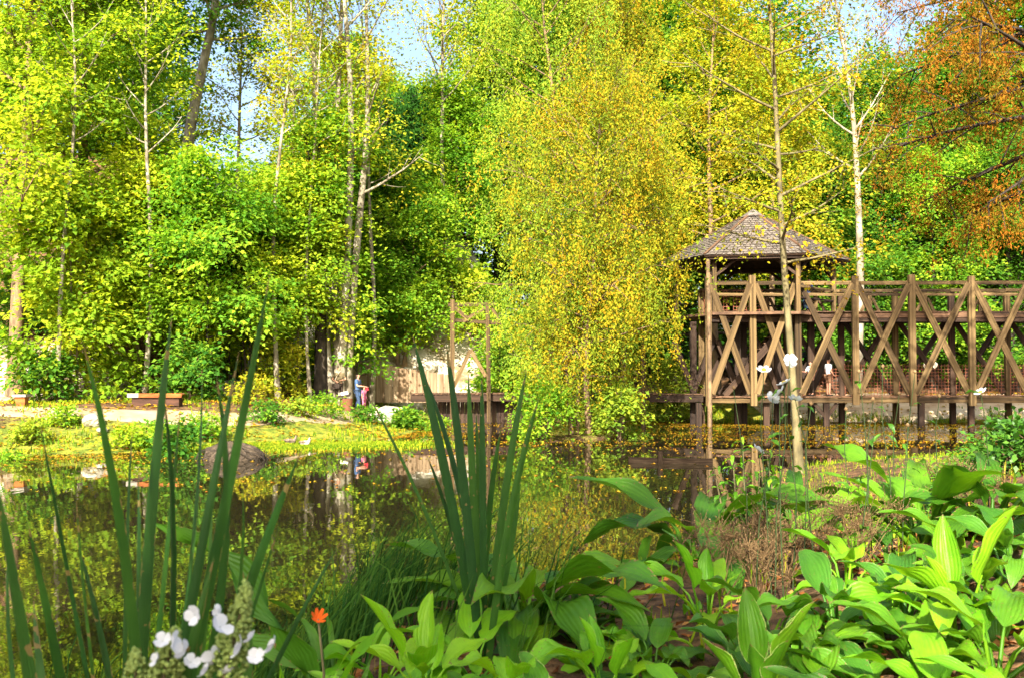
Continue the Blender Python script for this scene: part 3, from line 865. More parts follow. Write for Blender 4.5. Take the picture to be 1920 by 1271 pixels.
# ------------------------------------------------------------------ log edge in the water, root mound, litter bin
lg = empty('sunken_log', (wx(1250, 26.8), 26.8, 0), 'dark squared log lying in the shallow water with a short peg', 'log')
beam(lg, 'trunk', (wx(1178, 27.0), 27.0, .03), (wx(1335, 26.6), 26.6, .04), .2, .22, 'wet_log', face=(0, 0, 1))
beam(lg, 'peg', (wx(1236, 26.8), 26.75, -.3), (wx(1236, 26.8), 26.75, .32), .13, .12, 'wet_log')

mb = MB(); rr = np.random.default_rng(4)
MOUND = .78
th = np.linspace(0, 2 * PI, 29)[:-1]
rings = []
for j, (rad, z) in enumerate(((.95, -.3), (.9, 0), (.78, .3), (.6, .55), (.35, .74), (.05, .8))):
    q = rad * (1 + .16 * np.sin(3 * th + j * .9) + .12 * np.sin(5 * th - j * 1.3) + .08 * np.sin(11 * th + 2 * j))
    rings.append(np.stack([q * np.cos(th), q * np.sin(th) * .7, np.full(28, z) + .05 * np.sin(7 * th + j)], 1))
v = np.concatenate(rings); i = (np.arange(5)[:, None] * 28 + np.arange(28)[None, :]); i2 = (np.arange(5)[:, None] * 28 + (np.arange(28)[None, :] + 1) % 28)
mb.add(v, np.stack([i, i2, i2 + 28, i + 28], -1).reshape(-1, 4))
rx, ry = wx(437, 28.0), 28.0
rm = empty('root_mound', (rx, ry, 0), 'dark mound of matted roots at the water edge behind the iris', 'stump')
link('root_ball', mb.mesh('root_ball'), M['mud_root'], rm)
mb = MB()
for q in range(46):
    a = rr.uniform(0, 2 * PI); h = rr.uniform(.1, .7)
    r1 = .95 - h * .7
    p = [(r1 * math.cos(a) * .9, r1 * math.sin(a) * .65, h), (1.0 * math.cos(a + rr.uniform(-.5, .5)), .72 * math.sin(a + .1), h * .5 + .05), (1.15 * math.cos(a + rr.uniform(-.6, .6)), .8 * math.sin(a + .15), -.15)]
    v, f = tube_arrays(p, [.016, .013, .006], 4); mb.add(v, f)
rt = link('roots', mb.mesh('roots'), M['bark_dark'], rm); rm.scale = (.95, .8, .62); rt['kind'] = 'stuff'

bxx, byy = wx(650, 44.4), 44.4
bzz = gz(bxx, byy)
bn = empty('waste_tub', (bxx, byy, bzz), 'brown wooden tub with open dark lid beside the walkers', 'tub')
v, f = tube_arrays([(0, 0, -.05), (0, 0, .3), (0, 0, .55)], [.24, .27, .3], 12)
link('tub', mesh_np('tub', v, f), M['tub_brown'], bn)
v, f = box_arrays(0.02, .1, .66, .75, .5, .05)
lid = link('lid', mesh_np('lid', v, f, False), M['leather'], bn); lid.rotation_euler = (R(14), R(-16), 0)
v, f = box_arrays(.1, .0, .78, .34, .3, .14)
link('paper_bag', mesh_np('paper_bag', v, f, False), M['paper'], bn).rotation_euler = (0, R(-12), 0)

# ------------------------------------------------------------------ people
def skin_obj(name, verts, edges, rad, mat, parent, sub=2):
    me = bpy.data.meshes.new(name)
    me.from_pydata([tuple(v) for v in verts], edges, [])
    o = link(name, me, mat, parent)
    o.modifiers.new('skin', 'SKIN')
    sv = me.skin_vertices[0].data
    for i, r_ in enumerate(rad):
        sv[i].radius = r_ if isinstance(r_, tuple) else (r_, r_)
    sv[0].use_root = True
    o.modifiers['skin'].use_smooth_shade = True
    m_ = o.modifiers.new('sub', 'SUBSURF'); m_.levels = sub; m_.render_levels = sub
    return o


def person(loc, rz, H, label, pose, top, legs, hair='hair_dark', sleeve='short', longcoat=False, shorts=False, hairlen=0, group=None):
    """pose: dict of joint offsets; the figure faces -y before rotation"""
    P = empty('person', loc, label, 'person', group, rz)
    s = H / 1.75
    J = dict(pelvis=(0, 0, .95), belly=(0, 0, 1.1), chest=(0, 0, 1.32), neck=(0, 0, 1.5), head0=(0, -.01, 1.585), head1=(0, -.015, 1.69),
             shl=(-.19, 0, 1.42), ell=(-.24, .02, 1.14), wrl=(-.24, -.06, .9), shr=(.19, 0, 1.42), elr=(.24, .02, 1.14), wrr=(.24, -.06, .9),
             hil=(-.09, 0, .92), knl=(-.1, -.01, .5), anl=(-.1, .02, .09), tol=(-.11, -.13, .035), hir=(.09, 0, .92), knr=(.1, -.01, .5), anr=(.1, .02, .09), tor=(.11, -.13, .035))
    J.update(pose)
    J = {k: np.array(v) * s for k, v in J.items()}
    names = ['pelvis', 'belly', 'chest', 'neck', 'head0', 'head1', 'shl', 'ell', 'wrl', 'shr', 'elr', 'wrr', 'hil', 'knl', 'anl', 'tol', 'hir', 'knr', 'anr', 'tor']
    idx = {n: i for i, n in enumerate(names)}
    rad = dict(pelvis=(.14, .1), belly=(.125, .09), chest=(.15, .1), neck=.05, head0=(.075, .09), head1=(.072, .085), shl=.055, ell=.042, wrl=.028, shr=.055, elr=.042, wrr=.028,
               hil=.085, knl=.058, anl=.038, tol=.03, hir=.085, knr=.058, anr=.038, tor=.03)
    E = [('pelvis', 'belly'), ('belly', 'chest'), ('chest', 'neck'), ('neck', 'head0'), ('head0', 'head1'), ('chest', 'shl'), ('shl', 'ell'), ('ell', 'wrl'), ('chest', 'shr'), ('shr', 'elr'), ('elr', 'wrr'),
         ('pelvis', 'hil'), ('hil', 'knl'), ('knl', 'anl'), ('anl', 'tol'), ('pelvis', 'hir'), ('hir', 'knr'), ('knr', 'anr'), ('anr', 'tor')]
    V = [J[n] for n in names]; Ed = [(idx[a], idx[b]) for a, b in E]
    Rd = [tuple(np.array(rad[n] if isinstance(rad[n], tuple) else (rad[n], rad[n])) * s) for n in names]
    for w, e, sg in (('wrl', 'ell', -1), ('wrr', 'elr', 1)):           # hands: palm, four fingers, thumb
        d = unit(J[w] - J[e]); side = unit(np.cross(d, (0, 0, 1.)) + 1e-3)
        palm = J[w] + d * .07 * s; V.append(palm); Rd.append((.034 * s, .02 * s)); pi = len(V) - 1; Ed.append((idx[w], pi))
        for q in range(4):
            tip = palm + d * (.085 - .01 * abs(q - 1.4)) * s + side * (q - 1.5) * .022 * s + np.array((0, -.015, 0)) * s
            V.append(tip); Rd.append((.009 * s, .009 * s)); Ed.append((pi, len(V) - 1))
        V.append(J[w] + d * .06 * s + side * .06 * s); Rd.append((.01 * s, .01 * s)); Ed.append((pi, len(V) - 1))
    # nose, ears
    hd = (J['head0'] + J['head1']) / 2
    body = skin_obj('body', V, Ed, Rd, M['skin'], P)
    mbn = MB()
    for (dx, dy, dz, r_) in ((0, -.098, -.01, .016), (-.085, .005, 0, .02), (.085, .005, 0, .02), (-.03, -.088, .02, .009), (.03, -.088, .02, .009)):
        t_ = np.linspace(0, PI, 5); pts = np.stack([np.full(5, hd[0] + dx * s), np.full(5, hd[1] + dy * s), hd[2] + dz * s - np.cos(t_) * r_ * s], 1)
        v, f = tube_arrays(pts, np.maximum(np.sin(t_) * r_ * s, .001), 6); mbn.add(v, f)
    link('face_features', mbn.mesh('face_features'), M['skin'], P)
    # shirt
    tv = ['pelvis', 'belly', 'chest', 'shl', 'shr']
    V2 = [J['pelvis'] + np.array((0, 0, -.03)) * s, J['belly'], J['chest'], J['chest'] + np.array((0, 0, .11)) * s, J['shl'], J['shr']]
    E2 = [(0, 1), (1, 2), (2, 3), (2, 4), (2, 5)]
    r2 = [(.16, .12), (.15, .112), (.17, .12), (.075, .07), (.075, .075), (.075, .075)]
    fa = 1.0 if sleeve == 'long' else .75
    V2 += [J['shl'] + (J['ell'] - J['shl']) * fa, J['shr'] + (J['elr'] - J['shr']) * fa]; r2 += [(.06, .06), (.06, .06)]; E2 += [(4, 6), (5, 7)]
    if sleeve == 'long':
        V2 += [J['ell'] + (J['wrl'] - J['ell']) * .92, J['elr'] + (J['wrr'] - J['elr']) * .92]; r2 += [(.045, .045)] * 2; E2 += [(6, 8), (7, 9)]
    if longcoat:
        V2 += [(J['knl'] + J['knr']) / 2 + np.array((0, 0, .12)) * s]; r2 += [(.2, .16)]; E2 += [(0, len(V2) - 1)]
    skin_obj('shirt', V2, E2, [tuple(np.array(q) * s) for q in r2], M[top], P)
    # trousers or shorts
    k_ = .95 if not shorts else .0
    kl, kr = J['knl'], J['knr']
    V3 = [J['pelvis'] + np.array((0, 0, .03)) * s, J['hil'], J['hir'], kl + (0 if not shorts else (J['hil'] - kl) * .12), kr + (0 if not shorts else (J['hir'] - kr) * .12)]
    r3 = [(.15, .11), (.1, .1), (.1, .1), (.085, .085), (.085, .085)]; E3 = [(0, 1), (0, 2), (1, 3), (2, 4)]
    if not shorts:
        V3 += [J['anl'] + np.array((0, 0, .02)), J['anr'] + np.array((0, 0, .02))]; r3 += [(.065, .065)] * 2; E3 += [(3, 5), (4, 6)]
    skin_obj('trousers' if not shorts else 'shorts', V3, E3, [tuple(np.array(q) * s) for q in r3], M[legs], P)
    for a, t in (('anl', 'tol'), ('anr', 'tor')):
        skin_obj('shoe', [J[a] + np.array((0, .03, -.045)) * s, J[t] + np.array((0, -.03, .005)) * s], [(0, 1)], [(.048 * s, .045 * s), (.045 * s, .035 * s)], M['shoe'], P, 1)
    hv = [hd + np.array((0, .02, .05)) * s, hd + np.array((0, .035, .0)) * s]; hr = [(.09 * s, .09 * s), (.088 * s, .08 * s)]; he = [(0, 1)]
    if hairlen:
        hv.append(hd + np.array((0, .07, -hairlen)) * s); hr.append((.08 * s, .05 * s)); he.append((1, 2))
    skin_obj('hair', hv, he, hr, M[hair], P)
    return P, J


mx_, my_ = wx(636, 46.0), 46.0
pm, J = person((mx_, my_, gz(mx_, my_) + .03), R(12), 1.78, 'man in khaki vest and dark trousers with shoulder bag, hands at his waist', dict(ell=(-.3, -.02, 1.16), wrl=(-.14, -.2, 1.08), elr=(.3, -.02, 1.16), wrr=(.1, -.22, 1.12)), 'cloth_khaki', 'cloth_brown', sleeve='short')
bag = empty('shoulder_bag', (mx_ - .1, my_ - .22, gz(mx_, my_) + .85), 'dark shoulder bag hanging in front of the man in khaki', 'bag')
v, f = box_arrays(0, 0, .06, .34, .14, .24)
link('pouch', mesh_np('pouch', v * (1, 1, 1), f, False), M['leather'], bag)
v, f = tube_arrays([(-.12, .0, .16), (-.02, .03, .42), (.14, .1, .72), (.2, .2, .76)], [.016] * 4, 4)
link('strap', mesh_np('strap', v, f), M['cloth_cream'], bag)
wx_, wy_ = wx(671, 45.2), 45.2
pw, J = person((wx_, wy_, gz(wx_, wy_) + .03), R(75), 1.72, 'woman in a long blue denim dress with dark hair, seen from the side', dict(ell=(-.22, -.08, 1.16), wrl=(-.18, -.32, 1.15), elr=(.22, -.05, 1.15), wrr=(.16, -.3, 1.12), knl=(-.1, -.1, .5), anl=(-.1, -.12, .09), tol=(-.1, -.27, .035), anr=(.1, .16, .1), tor=(.1, .02, .04)), 'cloth_denim', 'cloth_jean', sleeve='short', longcoat=True, hairlen=.16)
hb = empty('hand_purse', (wx_ + .42, wy_ - .12, gz(wx_, wy_) + 1.04), 'small dark red purse held out by the woman in blue', 'purse')
v, f = box_arrays(0, 0, 0, .2, .1, .14)
v[:, 0] *= np.where(v[:, 2] > 0, .6, 1)
link('pouch', mesh_np('pouch', v, f, False), M['cloth_red'], hb)
v, f = tube_arrays([(-.06, 0, .06), (-.03, 0, .13), (.03, 0, .13), (.06, 0, .06)], [.01] * 4, 4)
link('handle', mesh_np('handle', v, f), M['leather'], hb)
cx_, cy2 = wx(683, 46.4), 46.4
person((cx_, cy2, gz(cx_, cy2) + .03), R(60), 1.12, 'child in pink half hidden behind the woman in blue', {}, 'cloth_pink', 'cloth_pink')
# on the bridge
person((wx(1553, BY + .6), BY + .6, ZL + .012), R(100), 1.76, 'person in white shirt and brown shorts standing on the lower bridge deck', dict(wrl=(-.2, -.14, .98)), 'cloth_white', 'cloth_short', shorts=True)
person((wx(1520, BY + 1.0), BY + 1.0, ZL + .012), R(-60), 1.62, 'person in pale blue shirt on the lower deck behind a bridge post', dict(ell=(-.26, -.12, 1.18), wrl=(-.2, -.3, 1.2)), 'cloth_paleblue', 'cloth_brown')
person((wx(1512, BY + 1.0), BY + 1.0, ZU + .012), R(20), 1.66, 'person in navy leaning at the upper bridge rail under the gazebo', dict(chest=(0, -.12, 1.26), neck=(0, -.2, 1.42), head0=(0, -.26, 1.49), head1=(0, -.3, 1.58), shl=(-.19, -.14, 1.36), shr=(.19, -.14, 1.36), ell=(-.27, -.24, 1.12), wrl=(-.1, -.42, 1.14), elr=(.27, -.24, 1.12), wrr=(.1, -.42, 1.14)), 'cloth_navy', 'cloth_jean', sleeve='long')


# ------------------------------------------------------------------ ducks
def duck(px, Y, rz, label, kind):
    x = wx(px, Y)
    D = empty('duck', (x, Y, max(.0, gz(x, Y))), label, 'duck', 'ducks at the water edge', rz)
    skin_obj('body', [(0, 0, .1), (0, -.11, .11), (0, .12, .12), (0, .22, .16), (0, -.16, .19), (0, -.185, .27), (0, -.2, .29)], [(0, 1), (0, 2), (2, 3), (1, 4), (4, 5), (5, 6)],
             [(.105, .09), (.085, .085), (.08, .07), (.02, .015), (.045, .045), (.038, .04), (.036, .036)], M[kind], D)
    skin_obj('head', [(0, -.185, .25), (0, -.205, .29)], [(0, 1)], [(.042, .042), (.042, .042)], M['duck_dark'], D, 2)
    v, f = tube_arrays([(0, -.23, .285), (0, -.27, .277), (0, -.3, .272)], [.016, .016, .008], 6); v[:, 2] = .28 + (v[:, 2] - .28) * .6
    link('bill', mesh_np('bill', v, f), M['beak'], D)
    for sg in (-1, 1):
        v, f = tube_arrays([(sg * .085, -.09, .14), (sg * .105, .0, .15), (sg * .085, .12, .15), (sg * .03, .2, .15)], [.02, .05, .04, .008], 7); v[:, 0] = sg * .09 + (v[:, 0] - sg * .09) * .35
        link('wing', mesh_np('wing', v, f), M['duck_brown'], D)


duck(573, 33.0, R(70), 'pale brown duck resting at the mossy water edge', 'duck_pale')
duck(546, 33.4, R(100), 'darker duck just left of the pale brown duck', 'duck_brown')

# ------------------------------------------------------------------ trees
def leaf_quads(C, D, Nn, L, W, tint, fold=.18):
    """one folded diamond per leaf: base C, direction D, normal Nn, length L, width W"""
    n = len(C)
    D = unit(D); S = unit(np.cross(D, Nn)); Nn = np.cross(S, D)
    L = L[:, None]; W = W[:, None]
    mid = C + D * L * .42 + Nn * W * fold
    v = np.empty((n, 4, 3))
    v[:, 0] = C; v[:, 1] = mid + S * W * .5; v[:, 2] = C + D * L - Nn * L * .06; v[:, 3] = mid - S * W * .5
    f = np.arange(n * 4).reshape(n, 4)
    return v.reshape(-1, 3), f, np.repeat(tint, 4)


def spray_leaves(r, centers, outs, radius, per, size, droop=.25, flat=.28, up=.75, aspect=.75):
    """flattened, slightly drooping sprays of leaves"""
    n = len(centers)
    c = np.repeat(centers, per, 0); o = np.repeat(outs, per, 0)
    rad = np.repeat(radius * r.uniform(.55, 1.5, n), per)
    if radius > .45: c = c + np.repeat(r.normal(0, radius * .35, (n, 3)), per, 0)
    ct = np.repeat(r.uniform(0, 1, n), per)
    a = r.uniform(0, 2 * PI, n * per); q = np.sqrt(r.uniform(0.01, 1, n * per)) * rad * np.exp(np.abs(r.normal(0, .22, n * per)))
    # spray frame: normal between up and outwards
    nrm = unit(np.repeat(unit(np.stack([r.normal(0, .3, n), r.normal(0, .3, n), np.full(n, 1.0)], 1)), per, 0) * up + o * (1 - up))
    h = unit(np.cross(nrm, np.array((.3, .7, .1)))); k = np.cross(nrm, h)
    rd = h * np.cos(a)[:, None] + k * np.sin(a)[:, None]
    pos = c + rd * q[:, None] + nrm * (r.normal(0, flat, n * per) * rad)[:, None]
    pos[:, 2] -= droop * q ** 2 / np.maximum(rad, .1)
    d = unit(rd * .8 + o * .5 + r.normal(0, .45, (n * per, 3)) + np.array((0, 0, -.35)))
    nn = unit(nrm + r.normal(0, .36, (n * per, 3)) + np.array(to_sun) * .45)
    L = size * r.uniform(.45, 1.4, n * per)
    t = np.clip(.68 * ct + .32 * r.uniform(0, 1, n * per), 0, 1)
    return leaf_quads(pos, d, nn, L, L * aspect, t)


def strand_leaves(r, tips, length, per, size, aspect=.42, spread=.10):
    n = len(tips)
    ln = length * r.uniform(.4, 1.2, n)
    sw = r.normal(0, .22, (n, 2))
    s = np.tile((np.arange(per) + .5) / per, n)
    c = np.repeat(tips, per, 0); l = np.repeat(ln, per)
    pos = c.copy()
    pos[:, 2] -= s * l
    pos[:, :2] += np.repeat(sw, per, 0) * (s * l)[:, None]
    pos += r.normal(0, spread, pos.shape)
    d = unit(np.stack([r.normal(0, .6, n * per), r.normal(0, .6, n * per), -np.abs(r.normal(.7, .35, n * per))], 1))
    nn = unit(r.normal(0, .5, (n * per, 3)) + np.array(to_sun) * .9)
    L = size * r.uniform(.6, 1.3, n * per)
    t = np.clip(.7 * np.repeat(r.uniform(0, 1, n), per) + .3 * r.uniform(0, 1, n * per), 0, 1)
    return leaf_quads(pos, d, nn, L, L * aspect, t)


def curve(p0, d, length, n, r, bend=0.0, wob=.12):
    """polyline from p0 heading d; bend >0 turns upwards, <0 droops"""
    pts = [np.array(p0, float)]; d = np.array(d, float); d = d / np.linalg.norm(d)
    st = length / (n - 1)
    for i in range(n - 1):
        d = d + np.array((0, 0, bend)) / (n - 1) + r.normal(0, wob, 3) / math.sqrt(n)
        d = d / np.linalg.norm(d)
        pts.append(pts[-1] + d * st)
    return np.array(pts)


def interp_pts(P, t):
    u = t * (len(P) - 1); i = min(int(u), len(P) - 2); w = u - i
    return P[i] * (1 - w) + P[i + 1] * w


def tree(name, label, x, y, height, crown_r, crown_z0, style, leaf, bark, tr, seed, limbs=18, per=70, size=.2, lean=(0, 0), spray_r=.9, group=None, cat='tree', stems=1, elev=(55, 5), sub=5, bend=.25, twigs=True, dens=1.0, aspect=.75, z=None, trunk_wob=.05, strand=1.3, flat=.28):
    r = np.random.default_rng(seed)
    if height > 2 and seed < 95:
        size, per = (size * .76, int(per * 1.65)) if style in ('broad', 'birch', 'shrub') else (size * .72, int(per * 1.7))
    z0 = (gz(x, y) if z is None else z) - .15
    T = empty(name, (x, y, z0), label, cat, group)
    tb, bb = MB(), MB()
    cs, os_, ends = [], [], []
    for s_ in range(stems):
        if stems > 1:
            a = s_ * 2 * PI / stems + r.uniform(-.4, .4)
            base = np.array((math.cos(a), math.sin(a), 0)) * tr * 1.6
            ln = np.array((math.cos(a), math.sin(a))) * .07 * height * r.uniform(.4, 1.2) + np.array(lean)
            hh = height * r.uniform(.85, 1.0)
        else:
            base = np.zeros(3); ln = np.array(lean, float); hh = height
        nt_ = 11
        tt = np.linspace(0, 1, nt_)
        TP = np.stack([base[0] + ln[0] * tt ** 1.3, base[1] + ln[1] * tt ** 1.3, base[2] + hh * tt], 1)
        ph = r.uniform(0, 6, 4); am = trunk_wob * hh * .3
        TP[:, 0] += am * (np.sin(tt * 5 + ph[0]) - math.sin(ph[0])) * .5 + am * .25 * np.sin(tt * 11 + ph[2]) * tt
        TP[:, 1] += am * (np.sin(tt * 4 + ph[1]) - math.sin(ph[1])) * .5
        rad = tr * ((1 - tt) ** .75 * .92 + .06); rad[0] *= 1.35
        v, f = tube_arrays(TP, rad, 10 if tr > .1 else 6); tb.add(v, f)
        nl = max(3, int(limbs / stems))
        tc0 = max(.02, (crown_z0) / hh)
        for i in range(nl):
            u = (i + r.uniform(.1, .9)) / nl
            t = tc0 + (.98 - tc0) * u
            p = interp_pts(TP, t)
            az = i * 2.39996 + r.uniform(-.5, .5) + s_
            el = R(elev[1] + (elev[0] - elev[1]) * u + r.uniform(-12, 12))
            env = math.sin(PI * min(1, (.18 + .82 * (1 - u)) ** .8 * .62 + .06)) if style != 'weep' else (.45 + .55 * math.sin(PI * (.15 + .75 * (1 - u))))
            length = crown_r * env * r.uniform(.7, 1.12)
            d = (math.cos(az) * math.cos(el), math.sin(az) * math.cos(el), math.sin(el))
            LP = curve(p, d, length, 7, r, bend)
            lr = max(.012, tr * .42 * (1 - t) ** .5 + .01) * (.6 + .4 * length / crown_r)
            v, f = tube_arrays(LP, np.linspace(lr, lr * .22, 7), 5); bb.add(v, f)
            cs.append(LP[-1]); os_.append(unit(LP[-1] - LP[-2])); ends.append(LP[-1])
            for q in range(sub):
                w = .25 + .75 * (q + r.uniform(0, 1)) / sub
                bp_ = interp_pts(LP, min(w, .99))
                ld = unit(interp_pts(LP, min(w + .02, 1)) - interp_pts(LP, max(0, w - .1)))
                sd = unit(ld * .7 + r.normal(0, .55, 3) + np.array((0, 0, .08 if style != 'weep' else -.1)))
                bl = length * r.uniform(.22, .46) * (1.15 - .4 * w)
                BP = curve(bp_, sd, bl, 4, r, bend * .6 - (.5 if style in ('weep', 'feather') else 0))
                if twigs:
                    v, f = tube_arrays(BP, np.linspace(lr * .35, max(.006, lr * .1), 4), 3); bb.add(v, f)
                for w2 in (.55, 1.0):
                    cs.append(interp_pts(BP, w2 * .999)); os_.append(sd)
    cs = np.array(cs); os_ = np.array(os_)
    if dens < 1:
        k = r.uniform(size=len(cs)) < dens; cs, os_ = cs[k], os_[k]
    link('trunk', tb.mesh('trunk'), M[bark], T)
    if twigs or style != 'shrub':
        link('branches', bb.mesh('branches'), M[bark], T)
    if style in ('broad', 'birch', 'shrub'):
        v, f, t = spray_leaves(r, cs, os_, spray_r, per, size, aspect=aspect, flat=flat)
    elif style == 'weep':
        j = np.repeat(np.arange(len(cs)), 4)
        tips = cs[j] + r.normal(0, .45, (len(j), 3))
        v, f, t = strand_leaves(r, tips, strand, per, size, aspect=aspect, spread=.09)
    elif style == 'feather':
        j = np.repeat(np.arange(len(cs)), 4)
        tips = cs[j] + r.normal(0, .30, (len(j), 3))
        v, f, t = strand_leaves(r, tips, .55, per, size, aspect=aspect, spread=.10)
    me = mesh_np('crown', v, f, True, {'tint': t})
    link('crown', me, M[leaf], T)
    return T


def copy_thing(T, loc, rz, sc, label=None, group=None):
    o = T.copy(); col.objects.link(o); o.location = loc; o.rotation_euler = (0, 0, rz); o.scale = sc
    if label: o['label'] = label
    if group: o['group'] = group
    for ch in [c for c in T.children]:
        c = ch.copy(); col.objects.link(c); c.parent = o
        for g_ in ch.children:
            d = g_.copy(); col.objects.link(d); d.parent = c
    return o


def hgt(py, Y): return wz(py, Y)


# --- left: tall broadleaf trees, sunlit lime green
def at_px(px, Y): return wx(px, Y), Y


LT = 'lime leaf trees on the left bank'
x, y = at_px(30, 41); tree('maple_tree', 'tall lime green tree at the far left edge of the pond', x, y, 24, 6.2, 4.6, 'broad', 'leaf_lime', 'bark_brown', .30, 21, limbs=34, per=70, size=.26, group=LT, sub=6)
x, y = at_px(165, 45); tree('maple_tree', 'tall green tree second from the left edge, above the low bench', x, y, 25, 4.3, 7.0, 'broad', 'leaf_fresh', 'bark_brown', .30, 22, limbs=32, per=62, size=.26, group=LT, sub=6)
x, y = at_px(330, 52); tree('maple_tree', 'dark green tree with a leaning white trunk in the upper left', x, y, 26, 4.2, 14.5, 'broad', 'leaf_green', 'bark_pale', .40, 23, limbs=20, per=45, size=.28, lean=(1.4, 0), group=LT, sub=5, trunk_wob=.12)
# understory maples
US = 'young maples along the left path'
x, y = at_px(140, 39.5); tree('young_maple', 'leafy young maple left of the bench with large pale leaves', x, y, 8.0, 2.6, 1.0, 'broad', 'leaf_lime', 'bark_olive', .07, 31, limbs=22, per=34, size=.30, group=US, spray_r=.7, stems=2)
x, y = at_px(262, 42); tree('young_maple', 'young maple behind the left end of the bench', x, y, 9.0, 2.9, 2.7, 'broad', 'leaf_lime', 'bark_olive', .10, 33, limbs=24, per=44, size=.28, group=US, spray_r=.8)
x, y = at_px(385, 41.5); tree('young_maple', 'fresh green young maple right of the bench', x, y, 9.0, 2.9, 2.6, 'broad', 'leaf_fresh', 'bark_dark', .09, 34, limbs=24, per=44, size=.26, group=US, spray_r=.8)
x, y = at_px(470, 44.5); tree('young_maple', 'yellow green young maple with several thin dark stems', x, y, 8.6, 2.8, 2.6, 'broad', 'leaf_lime', 'bark_dark', .07, 35, limbs=26, per=46, size=.25, group=US, spray_r=.8, stems=4)
x, y = at_px(560, 46); tree('young_maple', 'bright yellow green young tree left of the pale multi stem tree', x, y, 9.6, 2.6, 3.8, 'broad', 'leaf_lime', 'bark_olive', .09, 36, limbs=24, per=46, size=.25, group=US, spray_r=.8)
# light yellow trees in the gap
x, y = at_px(535, 53); tree('ash_tree', 'slender yellow green tree with thin trunk left of the pale multi stem tree', x, y, 22, 3.0, 8, 'birch', 'leaf_yellow', 'bark_pale', .19, 41, limbs=18, per=34, size=.24, spray_r=.7, dens=.75, bend=.5)
x, y = at_px(440, 57); tree('ash_tree', 'sparse yellow tree below the patch of open sky', x, y, 16.2, 3.0, 7, 'birch', 'leaf_yellow', 'bark_pale', .14, 42, limbs=16, per=30, size=.26, spray_r=.8, dens=.7, bend=.5)
# the pale multi-stem tree
x, y = at_px(634, 46.6); tree('birch_tree', 'tall pale multi stem tree with airy yellow green leaves behind the walkers', x, y, 26, 3.6, 9.5, 'birch', 'leaf_yellow', 'bark_pale', .24, 43, limbs=34, per=26, size=.22, spray_r=.75, stems=4, dens=.75, bend=.55, elev=(65, 20), trunk_wob=.07)
x, y = at_px(601, 46.4); tree('lime_tree', 'dark ivy clad trunk just left of the pale multi stem tree', x, y, 13, 2.4, 6.5, 'broad', 'leaf_fresh', 'bark_dark', .34, 44, limbs=12, per=44, size=.25, spray_r=.8)
# centre left
x, y = at_px(752, 54.0); tree('hazel_tree', 'bushy bright green tree above the plank fence', x, y, 9.5, 3.0, 2.0, 'broad', 'leaf_fresh', 'bark_brown', .12, 45, limbs=26, per=52, size=.24, spray_r=.8, stems=2)
x, y = at_px(690, 55); tree('hazel_tree', 'rounded green tree on the chalk slope behind the fence', x, y, 9.0, 2.8, 2.5, 'broad', 'leaf_green', 'bark_brown', .12, 46, limbs=24, per=52, size=.26, spray_r=.8)
x, y = at_px(850, 57); tree('hazel_tree', 'green bushy tree behind the small timber portal', x, y, 11.5, 2.6, 3.4, 'broad', 'leaf_fresh', 'bark_brown', .12, 47, limbs=24, per=50, size=.24, spray_r=.8)
x, y = at_px(775, 63); tree('pine_tree', 'dark evergreen tree half hidden behind the pale branches', x, y, 9.5, 2.6, 2.0, 'feather', 'leaf_dark', 'bark_dark', .25, 48, limbs=36, per=9, size=.4, aspect=.3, elev=(25, -10), bend=-.2)
x, y = at_px(850, 56); tree('ash_tree', 'tall grey trunked tree with bare pale upper branches', x, y, 25, 5.0, 12.5, 'birch', 'leaf_yellow', 'bark_grey', .17, 49, trunk_wob=.11, limbs=26, per=26, size=.24, spray_r=.8, dens=.6, bend=.55, elev=(60, 25))

# --- centre: weeping fine-leaved trees on the small island
WP = 'fine leaved weeping trees in the centre'
x, y = at_px(1020, 41.5); tree('willow_tree', 'olive green weeping tree left of the golden one', x, y, 22, 3.9, 5.0, 'weep', 'leaf_olive', 'bark_brown', .15, 51, trunk_wob=.1, limbs=40, per=13, size=.17, group=WP, aspect=.5, sub=6, strand=1.5, bend=.1)
x, y = at_px(1105, 37.4); tree('willow_tree', 'golden weeping tree at the waterline in the middle of the picture', x, y, 13.2, 3.6, 2.2, 'weep', 'leaf_gold', 'bark_brown', .12, 52, trunk_wob=.13, limbs=44, per=13, size=.16, group=WP, aspect=.5, sub=6, strand=1.5, bend=.05)
x, y = at_px(1160, 42.5); tree('willow_tree', 'tall yellow olive weeping tree left of the gazebo', x, y, 21, 3.1, 6.0, 'weep', 'leaf_gold', 'bark_brown', .14, 53, trunk_wob=.1, limbs=40, per=12, size=.18, group=WP, aspect=.5, sub=6, strand=1.5, bend=.1)
x, y = at_px(1075, 38.0); tree('willow_tree', 'low green willow filling the space above the leafy bush', x, y, 8.5, 3.0, 1.3, 'weep', 'leaf_olive', 'bark_brown', .09, 54, limbs=24, per=11, size=.16, group=WP, aspect=.5, sub=5, strand=1.1, stems=3)
